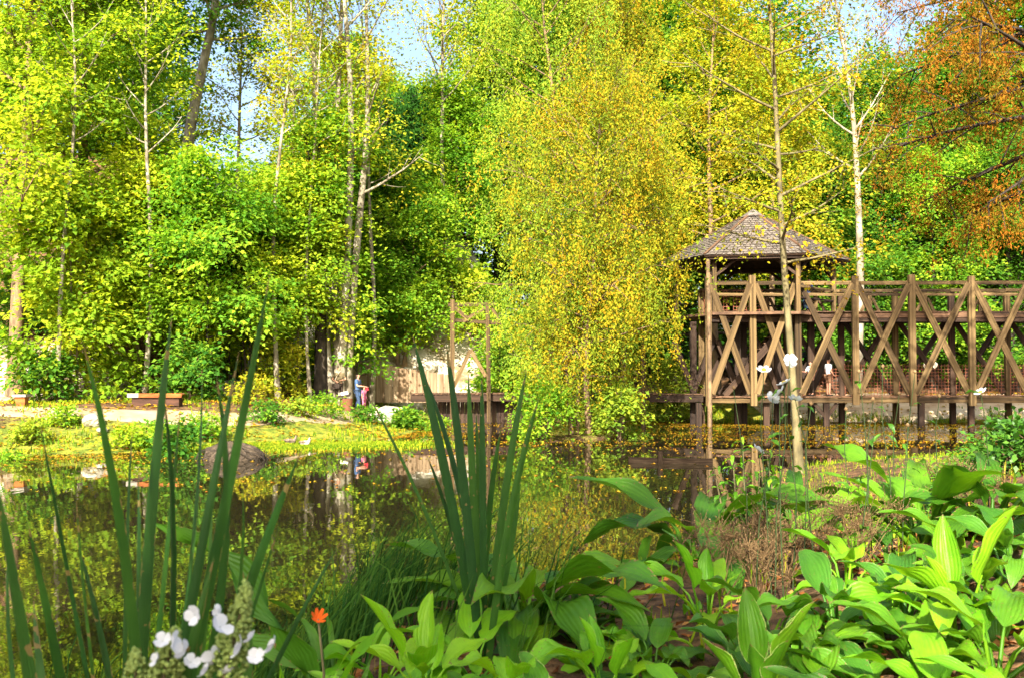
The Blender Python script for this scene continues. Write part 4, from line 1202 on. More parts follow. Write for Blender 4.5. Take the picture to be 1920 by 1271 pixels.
# --- right of centre
x, y = at_px(1345, 54); tree('birch_tree', 'yellow leaved tree behind the left side of the gazebo roof', x, y, 23, 4.0, 6.5, 'broad', 'leaf_yellow', 'bark_brown', .2, 61, limbs=30, per=44, size=.22, spray_r=.8)
x, y = at_px(1450, 57); tree('birch_tree', 'yellow green tree behind the gazebo roof apex', x, y, 19, 3.6, 7.5, 'broad', 'leaf_yellow', 'bark_brown', .2, 62, limbs=28, per=40, size=.24, spray_r=.8)
x, y = at_px(1497, 23.4); tree('alder_tree', 'slim young tree with smooth olive trunk in front of the gazebo', x, y, 15.5, 2.5, 5.0, 'birch', 'leaf_gold', 'bark_olive', .10, 63, limbs=34, per=22, size=.12, spray_r=.55, dens=.9, lean=(-1.0, 0), bend=.15, elev=(50, 10), trunk_wob=.03)
x, y = at_px(1605, 54.5); tree('poplar_tree', 'pale trunked tree with sparse bare top behind the bridge', x, y, 24, 4.4, 11.5, 'birch', 'leaf_yellow', 'bark_pale', .25, 64, limbs=20, per=16, size=.22, spray_r=.6, dens=.3, bend=.6, elev=(65, 30), lean=(-.8, 0), trunk_wob=.08)
GT = 'deep green trees behind the bridge'
x, y = at_px(1660, 63); tree('maple_tree', 'deep green tree behind the middle of the bridge', x, y, 18.5, 5.0, 2.2, 'broad', 'leaf_green', 'bark_dark', .22, 65, limbs=34, per=56, size=.28, group=GT, spray_r=.95)
x, y = at_px(1790, 66); tree('maple_tree', 'deep green tree behind the right part of the bridge', x, y, 19.5, 5.2, 2.2, 'broad', 'leaf_green', 'bark_dark', .22, 66, limbs=34, per=56, size=.28, group=GT, spray_r=.95)
x, y = at_px(1560, 61); tree('maple_tree', 'green tree between the gazebo and the pale trunk', x, y, 14, 4.0, 1.6, 'broad', 'leaf_green', 'bark_dark', .2, 67, limbs=26, per=56, size=.27, group=GT, spray_r=.95)
# rust coloured tree reaching in from the right
x, y = 17.3, 29.5; tree('cypress_tree', 'rust orange feathery tree reaching in from the right edge', x, y, 21, 6.2, 8.2, 'feather', 'leaf_rust', 'bark_dark', .32, 71, limbs=56, per=15, size=.17, aspect=.3, sub=9, elev=(35, -18), bend=-.15)
# --- shrubs at the waterline
x, y = at_px(1020, 36.3); tree('dogwood_bush', 'bright green leafy bush overhanging the water below the willow', x, y, 2.3, 1.35, .15, 'shrub', 'leaf_fresh', 'bark_brown', .03, 81, limbs=22, per=16, size=.17, spray_r=.38, stems=5, cat='bush', sub=4, elev=(50, 0))
x, y = at_px(1160, 37.0); tree('dogwood_bush', 'low olive bush at the foot of the golden weeping tree', x, y, 1.7, 1.2, .1, 'shrub', 'leaf_olive', 'bark_brown', .03, 82, limbs=18, per=16, size=.15, spray_r=.36, stems=5, cat='bush', sub=4, elev=(50, 0))
x, y = at_px(580, 47.6); tree('ivy_bush', 'green bush at the foot of the dark ivy clad trunk', x, y, 2.2, 1.1, .1, 'shrub', 'leaf_fresh', 'bark_brown', .03, 83, limbs=18, per=16, size=.2, spray_r=.4, stems=4, cat='bush', sub=4)
x, y = at_px(520, 44.5); tree('ivy_bush', 'yellow tinged bush between thin stems and the ivy clad trunk', x, y, 2.4, 1.3, .1, 'shrub', 'leaf_yellow', 'bark_brown', .03, 84, limbs=18, per=16, size=.2, spray_r=.45, stems=4, cat='bush', sub=4)
x, y = at_px(90, 38.5); tree('ivy_bush', 'dark green bush between stool and bench', x, y, 1.6, 1.3, .1, 'shrub', 'leaf_green', 'bark_brown', .03, 85, limbs=18, per=16, size=.2, spray_r=.42, stems=4, cat='bush', sub=4)
x, y = at_px(355, 39.5); tree('ivy_bush', 'dark green bush behind the right end of the bench', x, y, 1.9, 1.3, .1, 'shrub', 'leaf_green', 'bark_brown', .03, 86, limbs=18, per=16, size=.2, spray_r=.42, stems=4, cat='bush', sub=4)
x, y = at_px(1265, 48.6); tree('ivy_bush', 'leafy bush under the bridge left of the round pole', x, y, 3.2, 1.6, .1, 'shrub', 'leaf_olive', 'bark_brown', .03, 87, limbs=22, per=16, size=.17, spray_r=.45, stems=5, cat='bush', sub=4)
x, y = at_px(330, 29.5); tree('sedge_bush', 'dense green waterside bush left of the root mound', x, y, 1.15, .9, .05, 'shrub', 'leaf_green', 'bark_brown', .02, 88, limbs=16, per=14, size=.14, spray_r=.3, stems=5, cat='bush', sub=4)
x, y = at_px(762, 42.5); tree('sedge_bush', 'low dark green bush under the left end of the bridge deck', x, y, .7, .55, .05, 'shrub', 'leaf_green', 'bark_brown', .02, 89, limbs=16, per=14, size=.16, spray_r=.32, stems=4, cat='bush', sub=4)

# --- saplings, slope bushes and bank herbs
SP = 'thin saplings on the slope'
for k, (px, Y, h, mat, lab) in enumerate(((432, 46, 6.5, 'leaf_lime', 'thin sapling left of the white chalk boulder'), (455, 48, 7.5, 'leaf_fresh', 'thin sapling right of the white chalk boulder'), (500, 49.5, 7, 'leaf_lime', 'thin sapling on the chalk slope, left of the yellow tinged bush'),
                                          (545, 50, 6.5, 'leaf_fresh', 'thin sapling on the chalk slope, nearest the ivy clad trunk'), (320, 43, 5.5, 'leaf_fresh', 'brown stemmed sapling right behind the bench'), (705, 52.5, 6.5, 'leaf_fresh', 'thin sapling above the left end of the plank fence'),
                                          (668, 47.4, 4.6, 'leaf_fresh', 'dark stemmed sapling beside the woman in blue'), (225, 46, 6, 'leaf_lime', 'thin sapling behind the bench, left of its grey end'), (940, 50.5, 6.5, 'leaf_fresh', 'sapling right behind the timber portal'))):
    x, y = at_px(px, Y)
    tree('sapling', lab, x, y, h, 1.5, h * .3, 'birch', mat, 'bark_dark', .05, 160 + k, limbs=14, per=20, size=.2, spray_r=.5, group=SP, dens=.8, sub=3)
SL = 'bushes on the chalk slope'
for k, (px, Y, h, rr_, mat, lab) in enumerate(((480, 54, 2.4, 1.6, 'leaf_lime', 'yellow green bush high on the slope left of the chalk face'), (620, 57, 3, 2.0, 'leaf_fresh', 'green bush high on the slope behind the pale multi stem tree'), (735, 54.5, 3.0, 1.9, 'leaf_lime', 'sunlit bush spilling over the plank fence'),
                                               (795, 56.5, 3.0, 1.9, 'leaf_fresh', 'green bush above the right end of the plank fence'), (250, 49, 2.6, 1.7, 'leaf_fresh', 'green bush on the slope behind the bench'), (60, 46, 2.6, 1.8, 'leaf_green', 'dark bush in the hollow at the far left'),
                                               (150, 48, 2.4, 1.6, 'leaf_fresh', 'bush on the slope between hollow and bench'), (950, 54, 2.8, 1.8, 'leaf_fresh', 'green bush right of the timber portal'), (880, 56, 3.2, 2.0, 'leaf_lime', 'bright bush seen through the timber portal'), (400, 51, 2.6, 1.8, 'leaf_lime', 'bush on the slope right of the bench'))):
    x, y = at_px(px, Y)
    tree('slope_bush', lab, x, y, h, rr_, .1, 'shrub', mat, 'bark_brown', .04, 180 + k, limbs=26, per=22, size=.22, spray_r=.5, stems=5, cat='bush', sub=4, group=SL)
HB = 'herbs on the far bank'
for k, (px, Y, h, mat, lab) in enumerate(((60, 31, .5, 'leaf_olive', 'low olive herb tuft in front of the stool'), (120, 33, .45, 'leaf_fresh', 'low green herb tuft left of the white flat stone'), (240, 31, .5, 'leaf_lime', 'low bright herb tuft before the bench'), (380, 33, .6, 'leaf_fresh', 'herb tuft behind the root mound'),
                                          (300, 31.5, .55, 'leaf_fresh', 'herb tuft left of the dense waterside bush'), (500, 36, .6, 'leaf_green', 'dark herb tuft on the earth bank above the waterweed'), (560, 38, .5, 'leaf_olive', 'olive herb tuft on the earth bank'), (610, 40, .6, 'leaf_fresh', 'green herb tuft below the ivy clad trunk'),
                                          (690, 42, .55, 'leaf_green', 'dark herb tuft below the woman in blue'), (820, 42, .55, 'leaf_fresh', 'bright herb tuft under the bridge deck'), (480, 38.5, .8, 'leaf_yellow', 'yellow herb tuft by the path bend'), (20, 28, .5, 'leaf_fresh', 'herb tuft at the left edge near the water'))):
    x, y = at_px(px, Y)
    tree('bank_herb', lab, x, y, h, h * 1.3, .02, 'shrub', mat, 'bark_brown', .012, 200 + k, limbs=16, per=9, size=.12, spray_r=.2, stems=5, cat='plant', sub=3, group=HB)

PB = 'slim pale trunks rising through the left foliage'
for k, (px, Y, h, tr_, lab) in enumerate(((272, 40.5, 20, .11, 'slim pale trunked tree above the middle of the bench'), (522, 43.2, 23, .11, 'slim pale trunked tree left of the ivy clad trunk'), (583, 44.6, 23, .09, 'slim pale trunk nearest to the ivy clad trunk'), (697, 48.6, 22, .12, 'slim pale trunked tree above the woman in blue'), (110, 38.6, 20, .10, 'slim pale trunk among the leaves at the far left'))):
    x, y = at_px(px, Y)
    tree('slim_birch', lab, x, y, h, 2.3, h * .5, 'birch', 'leaf_yellow' if k % 2 else 'leaf_lime', 'bark_pale', tr_, 230 + k, limbs=20, per=22, size=.17, spray_r=.6, group=PB, dens=.6, sub=4, bend=.5, elev=(60, 25), trunk_wob=.1)

# --- background wood: copies of two trees further back on the slope
bt1 = tree('beech_tree', 'distant green tree in the wood beyond the slope', *at_px(250, 64), 17, 5.5, 1.5, 'broad', 'leaf_green', 'bark_dark', .28, 91, limbs=36, per=48, size=.34, spray_r=1.1, group='distant wood')
bt2 = tree('beech_tree', 'distant yellow green tree in the wood beyond the slope', *at_px(1330, 70), 19, 5.5, 2.0, 'broad', 'leaf_fresh', 'bark_dark', .28, 92, limbs=36, per=44, size=.34, spray_r=1.1, group='distant wood')
bk = random.Random(5)
BACK = {-40: 'behind the left edge', 90: 'behind the tall tree at the far left', 400: 'under the open sky patch', 520: 'right of the open sky patch', 610: 'behind the ivy clad trunk', 690: 'behind the rounded tree above the fence', 760: 'behind the dark evergreen', 850: 'behind the timber portal',
        930: 'left of the weeping trees', 1010: 'behind the left weeping tree', 1100: 'behind the golden weeping tree', 1190: 'right of the golden weeping tree', 1270: 'left of the gazebo roof', 1420: 'straight behind the gazebo', 1520: 'right of the gazebo roof', 1590: 'behind the pale trunk at the bridge',
        1700: 'behind the middle of the bridge, highest', 1850: 'under the rust coloured branches', 1930: 'at the right edge behind the rust tree', 160: 'highest behind the tall left trees', 280: 'behind the leaning white trunk', 640: 'furthest behind the pale multi stem tree', 1480: 'furthest behind the gazebo', 1750: 'low behind the right wire panels', 1900: 'low at the right edge behind the bridge'}
for (px, Y, top, src) in ((-40, 60, 60, 0), (90, 62, 40, 1), (400, 66, 380, 0), (520, 68, 330, 1), (610, 68, 260, 0), (690, 66, 200, 1), (760, 74, 180, 1), (850, 70, 230, 0), (930, 66, 60, 1), (1010, 72, 40, 0), (1100, 66, 60, 0), (1190, 70, 30, 1),
                          (1270, 64, 80, 0), (1420, 76, 90, 0), (1520, 74, 200, 0), (1590, 78, 260, 1), (1700, 80, 180, 0), (1850, 72, 150, 0), (1930, 66, 40, 0), (160, 72, 20, 0), (280, 74, 60, 1), (640, 80, 120, 1), (1480, 88, 200, 1), (1750, 60, 330, 1), (1900, 58, 330, 0)):
    T = (bt1, bt2)[src]
    x = wx(px, Y); zz = gz(x, Y) - .2
    h = wz(top, Y) - zz; s = h / (17 if src == 0 else 19)
    copy_thing(T, (x, Y, zz), bk.uniform(0, 6), (max(s, .75) * bk.uniform(.95, 1.15), max(s, .75) * bk.uniform(.95, 1.15), s), 'distant ' + ('green', 'yellow green')[src] + ' tree ' + BACK[px])
# trees behind the viewer that shade the near bank
sh = 'trees behind the viewpoint'
tree('shade_maple', 'tall maple behind the viewpoint shading the left of the near bank', -4.4, -9.0, 13.5, 4.2, 5.4, 'broad', 'leaf_green', 'bark_brown', .25, 95, limbs=28, per=44, size=.24, spray_r=.7, group=sh, dens=.75)
tree('shade_maple', 'second maple behind the viewpoint shading the right of the near bank', 3.2, -7.6, 12.5, 4.4, 5.4, 'broad', 'leaf_green', 'bark_brown', .22, 96, limbs=22, per=26, size=.24, spray_r=.5, group=sh, dens=.16)

# ------------------------------------------------------------------ ground cover that nobody could count
leaf_mat('leaf_litter', [(0.05, 0.022, 0.010), (0.17, 0.06, 0.02), (0.30, 0.12, 0.035), (0.42, 0.24, 0.08)], trans=.12, patch=.15)
leaf_mat('leaf_fallen', [(0.16, 0.14, 0.012), (0.34, 0.26, 0.015), (0.46, 0.26, 0.02), (0.34, 0.13, 0.02)], trans=.15, patch=.2)
leaf_mat('grass', [(0.05, 0.12, 0.010), (0.13, 0.24, 0.012), (0.27, 0.34, 0.015), (0.40, 0.36, 0.03)], trans=.35)
leaf_mat('rush', [(0.012, 0.045, 0.010), (0.03, 0.09, 0.015), (0.07, 0.15, 0.02)], trans=.25, patch=.1)


def flat_leaves(name, x, y, z, size, mat, tilt=.35, aspect=.7, seed=0):
    r = np.random.default_rng(seed); n = len(x)
    C = np.stack([x, y, z], 1)
    a = r.uniform(0, 2 * PI, n)
    D = np.stack([np.cos(a), np.sin(a), r.normal(0, tilt * .6, n)], 1)
    Nn = np.stack([r.normal(0, tilt, n), r.normal(0, tilt, n), np.ones(n)], 1)
    v, f, t = leaf_quads(C, D, Nn, size * r.uniform(.6, 1.4, n), size * aspect * r.uniform(.6, 1.4, n), r.uniform(0, 1, n))
    o = link(name, mesh_np(name, v, f, False, {'tint': t}), M[mat])
    return o


def blades(name, x, y, z, h, w, mat, seed=0, lean=.35, dirx=0.0, segs=2):
    """grass blades: tapered, bent strips of two quads"""
    r = np.random.default_rng(seed); n = len(x)
    h = h * r.uniform(.5, 1.25, n); a = r.uniform(0, 2 * PI, n)
    l = np.abs(r.normal(0, lean, n)) * h
    dx, dy = np.cos(a) * l + dirx * h, np.sin(a) * l
    b = r.uniform(0, PI, n); sx, sy = np.cos(b) * w / 2, np.sin(b) * w / 2
    v = np.empty((n, 5, 3))
    v[:, 0] = np.stack([x - sx, y - sy, z], 1); v[:, 1] = np.stack([x + sx, y + sy, z], 1)
    v[:, 2] = np.stack([x + sx * .8 + dx * .35, y + sy * .8 + dy * .35, z + h * .62], 1); v[:, 3] = np.stack([x - sx * .8 + dx * .35, y - sy * .8 + dy * .35, z + h * .62], 1)
    v[:, 4] = np.stack([x + dx, y + dy, z + h * (1 - .25 * (l / h))], 1)
    i = np.arange(n)[:, None] * 5
    q = i + np.array([[0, 1, 2, 3]]); t3 = i + np.array([[3, 2, 4]])
    return link(name, mesh_np(name, v.reshape(-1, 3), [q, t3], True, {'tint': np.repeat(r.uniform(0, 1, n), 5)}), M[mat])


r = np.random.default_rng(100)
# grass and moss tufts of the far bank
n = 60000
x = r.uniform(-26, 28, n); y = r.uniform(19, 53, n)
ins = inside(x, y); df = dist_poly(x, y, FAR); dn = dist_poly(x, y, NEAR)
keep = (~ins) & (df < dn) & (df < 11) & (vnoise(x, y, 1.1, 8) > .12 + .4 * (x > 8))
x, y = x[keep], y[keep]
o = blades('bank_grass', x, y, terrain(x, y) - .02, .20, .045, 'grass', 1, .5); tag(o, 'short mossy yellow green grass along the far bank', 'grass', kind='stuff')
# autumn leaves on the far bank and slope
n = 26000
x = r.uniform(-24, 28, n); y = r.uniform(20, 58, n)
ins = inside(x, y); df = dist_poly(x, y, FAR); dn = dist_poly(x, y, NEAR)
keep = (~ins) & (df < dn) & (vnoise(x, y, .9, 4) > -.3)
x, y = x[keep], y[keep]
o = flat_leaves('fallen_leaves', x, y, terrain(x, y) + .04, .17, 'leaf_fallen', seed=2); tag(o, 'fallen yellow and orange leaves on the far bank', 'leaves', kind='stuff')
# floating leaves and duckweed
n = 60000
x = r.uniform(-14, 24, n); y = r.uniform(20, 50, n)
ins = inside(x, y); df = dist_poly(x, y, FAR); dn = dist_poly(x, y, NEAR)
wgt = np.exp(-df / 1.6) * 1.1 + sstep(4, 8, x) * sstep(30, 36, y) * .34 + .55 * np.exp(-(((x + 6.4) / 3.0) ** 2 + ((y - 32.8) / 1.5) ** 2)) + .05 + .35 * np.exp(-np.abs(y - 35 - .5 * np.sin(x)) / 1.2) * (x > -3)
keep = ins & (r.uniform(size=n) < wgt * (.35 + .8 * (vnoise(x * .5, y * 1.6, 1.3, 6) > .0))) & (terrain(x, y) < 0)
x, y = x[keep], y[keep]
o = flat_leaves('floating_leaves', x, y, np.full(len(x), .008) + r.uniform(0, .006, len(x)), .11, 'leaf_fallen', tilt=.02, seed=3); tag(o, 'scattered yellow leaves floating on the pond', 'leaves', kind='stuff')
n = 26000
x = r.normal(-6.9, 1.7, n); y = 33.0 + r.normal(0, .75, n) + .25 * (x + 6)
keep = inside(x, y) | (dist_poly(x, y, FAR) < .8)
x, y = x[keep], y[keep]
o = blades('waterweed', x, y, np.maximum(terrain(x, y), .0), .09, .035, 'grass', 5, .8); tag(o, 'bright green mat of waterweed at the far shore', 'waterweed', kind='stuff')
n = 9000
x = r.uniform(4, 27, n); y = r.uniform(45, 53, n)
df = dist_poly(x, y, FAR)
keep = (df < .5 + 1.6 * (vnoise(x, y, .9, 2) > .1)) & (vnoise(x, y, 1.6, 7) > -.1) & (~inside(x, y) | (df < .7))
x, y = x[keep], y[keep]
o = blades('shore_grass', x, y, np.maximum(terrain(x, y), -.05), .34, .035, 'grass', 8, .5); tag(o, 'rough yellowing grass along the shore under the bridge', 'grass', kind='stuff')
# near bank: litter and small weeds
n = 22000
x = r.uniform(-3.5, 9, n); y = r.uniform(1.6, 18, n)
ins = inside(x, y)
keep = (~ins) & (dist_poly(x, y, NEAR) < dist_poly(x, y, FAR)) & (np.abs(x) < .62 * y + .5) & (vnoise(x, y, 2.2, 3) > -.45)
x, y = x[keep], y[keep]
o = flat_leaves('leaf_litter', x, y, terrain(x, y) + .012, .055, 'leaf_litter', tilt=.45, seed=4); tag(o, 'reddish brown leaf litter covering the near bank', 'leaves', kind='stuff')
n = 30000
x = r.uniform(-4, 14, n); y = r.uniform(4, 27, n)
ins = inside(x, y); dn = dist_poly(x, y, NEAR)
keep = (~ins) & (dn < dist_poly(x, y, FAR)) & (dn < 6) & (vnoise(x, y, 1.9, 9) > .05 - .4 * (y > 11))
x, y = x[keep], y[keep]
o = blades('bank_weeds', x, y, terrain(x, y) - .01, .14, .012, 'grass', 6, .6); tag(o, 'thin grass and weeds on the edge of the near bank', 'grass', kind='stuff')
# rushes
n = 1300
x = r.normal(-1.1, .55, n); y = r.normal(5.2, .45, n)
o = blades('rushes', x, y, np.maximum(terrain(x, y), -.1) - .03, .62, .009, 'rush', 7, .35, dirx=.45); tag(o, 'fine dark green rushes leaning right at the near shore', 'rushes', kind='stuff')

# ------------------------------------------------------------------ broad leaved plants (every large leaf its own piece)
def leaf_mesh(name, mat, a0, a1, pet=.5, width=.5, cup=.25, wave=.05, seed=0, nl=13, nw=6, tip=.8):
    """a leaf of blade length 1 with petiole; spine rises from a0 to a1 degrees of elevation, along +y"""
    r = np.random.default_rng(seed)
    total = pet + 1.0
    ns = 40
    s = np.linspace(0, total, ns)
    b0 = a0 - 42 if a0 < 79 else a0 - 14
    ang = np.radians(np.interp(s, [0, pet * .75, pet + .08, total], [a0 + 4, a0 - 6, b0, a1]))
    yy = np.concatenate([[0], np.cumsum(np.cos(ang[:-1]) * np.diff(s))]); zz = np.concatenate([[0], np.cumsum(np.sin(ang[:-1]) * np.diff(s))])
    twist = r.uniform(-.25, .25)
    V, UV, Fc = [], [], []
    ph = r.uniform(0, 6); bite = .45 if seed % 3 == 0 else .12; bt_ = r.uniform(.35, .8); bs_ = r.choice([-1, 1])
    for i in range(nl):
        t = i / (nl - 1)
        sp = pet + t
        y0, z0, a = np.interp(sp, s, yy), np.interp(sp, s, zz), np.interp(sp, s, ang)
        nv = np.array((0, -math.sin(a), math.cos(a)))
        w = width * .84 * (max(t, .012) ** .55) * (max(0.0, 1 - t) ** tip) * 2.35
        if t < .02: w = .02
        for j in range(nw + 1):
            u = j / nw * 2 - 1
            u = u * (1 - bite * math.exp(-((t - bt_) / .07) ** 2) * (u * bs_ > 0))
            off = nv * (cup * w * abs(u) ** 1.3 + wave * math.sin(t * 10 + ph + (2 if u > 0 else 0)) * abs(u) * (w / width))
            V.append(np.array((u * w * (1 - .18 * abs(cup) * u * u), y0, z0)) + off + np.array((twist * w * t, 0, twist * u * w * .5)))
            UV.append((u * .5 + .5, t))
    for i in range(nl - 1):
        for j in range(nw):
            k = i * (nw + 1) + j
            Fc.append((k, k + 1, k + nw + 2, k + nw + 1))
    base = len(V)
    ps = np.linspace(0, pet + .1, 4)
    P = np.stack([np.zeros(4), np.interp(ps, s, yy), np.interp(ps, s, zz)], 1)
    v, f = tube_arrays(P, [.034, .026, .02, .01], 4)
    V = np.concatenate([np.array(V), v]); UV = np.array(UV + [(.5, .1)] * len(v))
    me = mesh_np(name, V, [np.array(Fc), f + base], True, None, UV)
    me.materials.append(M[mat])
    return me


LEAFSETS = {}


def leafset(mat, kind='hosta'):
    k = (mat, kind)
    if k not in LEAFSETS:
        sets = {'hosta': [(76, -8, .55, .27, .4), (66, -25, .55, .29, .3), (58, -45, .5, .28, .25), (50, -58, .45, .27, .2), (42, -50, .45, .26, .15), (70, -5, .6, .25, .4), (55, -75, .55, .27, .25), (36, -40, .4, .25, .2)],
                'long': [(72, -2, .3, .18, .4), (68, -20, .3, .19, .3), (58, -48, .28, .2, .25), (46, -66, .25, .19, .2), (62, -40, .3, .2, .3), (72, -5, .28, .17, .4), (38, -50, .25, .19, .2)],
                'upright': [(86, 62, .75, .28, .7), (70, 5, .6, .26, .45), (62, -30, .6, .26, .35), (52, -50, .5, .26, .3), (68, -15, .6, .27, .4), (44, -45, .45, .25, .2)],
                'strap': [(80, -20, .1, .020, .5), (75, -55, .1, .022, .5), (82, 20, .1, .018, .5)]}[kind]
        LEAFSETS[k] = [leaf_mesh('leaf', mat, a0, a1, p, w, c, .05 + .03 * (i % 3), 17 * i + len(mat), tip=.95) for i, (a0, a1, p, w, c) in enumerate(sets)]
    return LEAFSETS[k]


def plant(px, Y, L, n, mat, label, kind='hosta', seed=0, name='hosta_plant', az0=None, spread=360, group='hostas on the near bank', z=None):
    x = wx(px, Y)
    zz = (gz(x, Y) if z is None else z) - .01
    P = empty(name, (x, Y, zz), label, 'plant', group)
    r = random.Random(seed * 7 + int(px))
    ms = leafset(mat, kind)
    for i in range(n):
        me = ms[(i * 5 + r.randrange(2)) % len(ms)] if i else ms[0]
        o = bpy.data.objects.new('leaf', me); col.objects.link(o); o.parent = P
        a = (i * 137.5 + r.uniform(-25, 25)) if az0 is None else az0 + r.uniform(-spread / 2, spread / 2)
        s = L * r.uniform(.8, 1.42)
        o.rotation_euler = (R(r.uniform(-16, 12)), R(r.uniform(-9, 9)), R(a))
        rad = .05 * L / .3
        o.location = (-math.sin(R(a)) * rad * r.uniform(.2, 1), math.cos(R(a)) * rad * r.uniform(.2, 1), 0)
        o.scale = (s * r.uniform(.9, 1.12), s, s)
    return P


HP = [
    (985, 4.9, .60, 20, 'hosta_mid', 'long', 'large green hosta clump in front of the second iris'),
    (800, 3.75, .22, 11, 'hosta_bright', 'upright', 'bright yellow green hosta with upright leaves, left of the large clump'),
    (715, 4.0, .22, 8, 'hosta_bright', 'hosta', 'bright hosta nearest to the small orange flower'),
    (890, 4.1, .24, 10, 'hosta_bright', 'hosta', 'bright hosta directly below the large green clump'),
    (1130, 3.9, .24, 10, 'hosta_bright', 'upright', 'bright hosta with one tall spoon shaped leaf in the lower middle'),
    (1010, 3.5, .20, 10, 'hosta_variegated', 'hosta', 'cream edged hosta at the bottom edge below the large clump'),
    (1085, 4.7, .22, 11, 'hosta_mid', 'hosta', 'mid green hosta right of the foot of the large clump'),
    (1225, 4.2, .25, 11, 'hosta_mid', 'hosta', 'mid green hosta below the patch of red leaf litter'),
    (1322, 4.9, .25, 9, 'hosta_bright', 'upright', 'bright hosta with a torn upright leaf right of the leaf litter'),
    (1425, 3.6, .21, 11, 'hosta_variegated', 'upright', 'white edged hosta with two tall cupped leaves at the bottom'),
    (1290, 3.45, .22, 10, 'hosta_bright', 'hosta', 'bright hosta left of the white edged tall hosta'),
    (1585, 5.0, .26, 11, 'hosta_bright', 'hosta', 'bright green hosta rising behind the blue green ones'),
    (1560, 4.3, .27, 13, 'hosta_blue', 'hosta', 'blue green hosta with pale leaf rims in the lower right'),
    (1690, 4.35, .27, 12, 'hosta_blue', 'hosta', 'blue green hosta left of the tall bright leaf'),
    (1530, 3.45, .25, 11, 'hosta_mid', 'hosta', 'mid green hosta at the bottom right of the white edged one'),
    (1650, 3.5, .26, 11, 'hosta_blue', 'long', 'blue green hosta with long leaves at the bottom edge'),
    (1790, 4.0, .27, 10, 'hosta_bright', 'upright', 'bright hosta with one tall rounded leaf near the right edge'),
    (1860, 3.6, .26, 12, 'hosta_mid', 'hosta', 'mid green hosta in the bottom right corner'),
    (1890, 4.7, .30, 12, 'hosta_blue', 'hosta', 'blue green hosta at the right edge above the corner'),
    (1310, 6.4, .66, 13, 'hosta_deep', 'long', 'large dark plant with leaves arching left over the water'),
    (1725, 6.0, .62, 16, 'hosta_mid', 'long', 'large bright rosette plant on the bank at right'),
    (1490, 6.8, .40, 9, 'hosta_deep', 'long', 'dark broad leaved plant below the slim tree'),
    (1860, 5.7, .52, 12, 'hosta_deep', 'long', 'dark broad leaved plant right of the large rosette'),
    (1180, 3.25, .21, 9, 'hosta_mid', 'hosta', 'small mid green hosta at the bottom centre'),
    (1760, 3.25, .23, 10, 'hosta_bright', 'hosta', 'yellow green hosta at the bottom edge near the right corner'),
    (1445, 4.4, .23, 9, 'hosta_deep', 'hosta', 'small dark hosta between the white edged and blue green ones'),
    (1390, 4.15, .22, 9, 'hosta_blue', 'hosta', 'small blue green hosta right of the torn leaf hosta'),
    (880, 3.35, .18, 8, 'hosta_mid', 'hosta', 'small dark hosta at the bottom edge left of the cream edged one'),
    (1200, 6.2, .26, 7, 'hosta_deep', 'long', 'small dark plant left of the arching dark plant'),
    (1790, 5.1, .26, 10, 'hosta_mid', 'hosta', 'mid green hosta in front of the dark plant at right'),
    (1660, 5.5, .20, 8, 'hosta_deep', 'hosta', 'small dark hosta among dry seed heads'),
    (945, 3.7, .22, 11, 'hosta_bright', 'hosta', 'bright hosta between the upright one and the spoon leaf one'),
    (1065, 3.2, .20, 10, 'hosta_bright', 'hosta', 'yellow green hosta at the bottom edge, right of the cream edged one'),
    (1345, 3.1, .20, 10, 'hosta_mid', 'hosta', 'mid green hosta at the bottom edge below the white edged tall hosta'),
    (1480, 3.1, .20, 10, 'hosta_bright', 'hosta', 'bright small hosta at the bottom edge right of the white edged one'),
    (1600, 3.05, .21, 10, 'hosta_mid', 'hosta', 'mid green hosta lowest below the blue green ones'),
    (1900, 3.15, .22, 10, 'hosta_bright', 'hosta', 'bright hosta cut by the right edge at the bottom'),
    (1720, 3.7, .24, 11, 'hosta_mid', 'hosta', 'mid green hosta left of the tall rounded leaf'),
    (1500, 4.0, .24, 11, 'hosta_mid', 'hosta', 'mid green hosta between the two blue green ones'),
    (1175, 4.4, .20, 9, 'hosta_bright', 'hosta', 'bright small hosta at the lower rim of the leaf litter'),
    (1835, 4.3, .26, 11, 'hosta_mid', 'hosta', 'mid green hosta right of the tall rounded leaf'),
    (660, 3.5, .20, 9, 'hosta_mid', 'hosta', 'leftmost hosta, under the orange flower'),
    (840, 3.05, .17, 9, 'hosta_bright', 'hosta', 'bright small hosta at the bottom edge below the upright one'),
]
for i, (px, Y, L, n, mat, kind, lab) in enumerate(HP):
    plant(px, Y, L, int(n * 1.3), mat, lab, kind, seed=i)
plant(560, 3.1, .62, 4, 'hosta_bright', 'narrow arching yellow green strap leaves left of the bright hostas', 'strap', 50, 'daylily_plant', az0=-30, spread=110)
plant(640, 3.7, .70, 5, 'hosta_mid', 'arching green strap leaves behind the orange flower', 'strap', 51, 'daylily_plant', az0=20, spread=150)


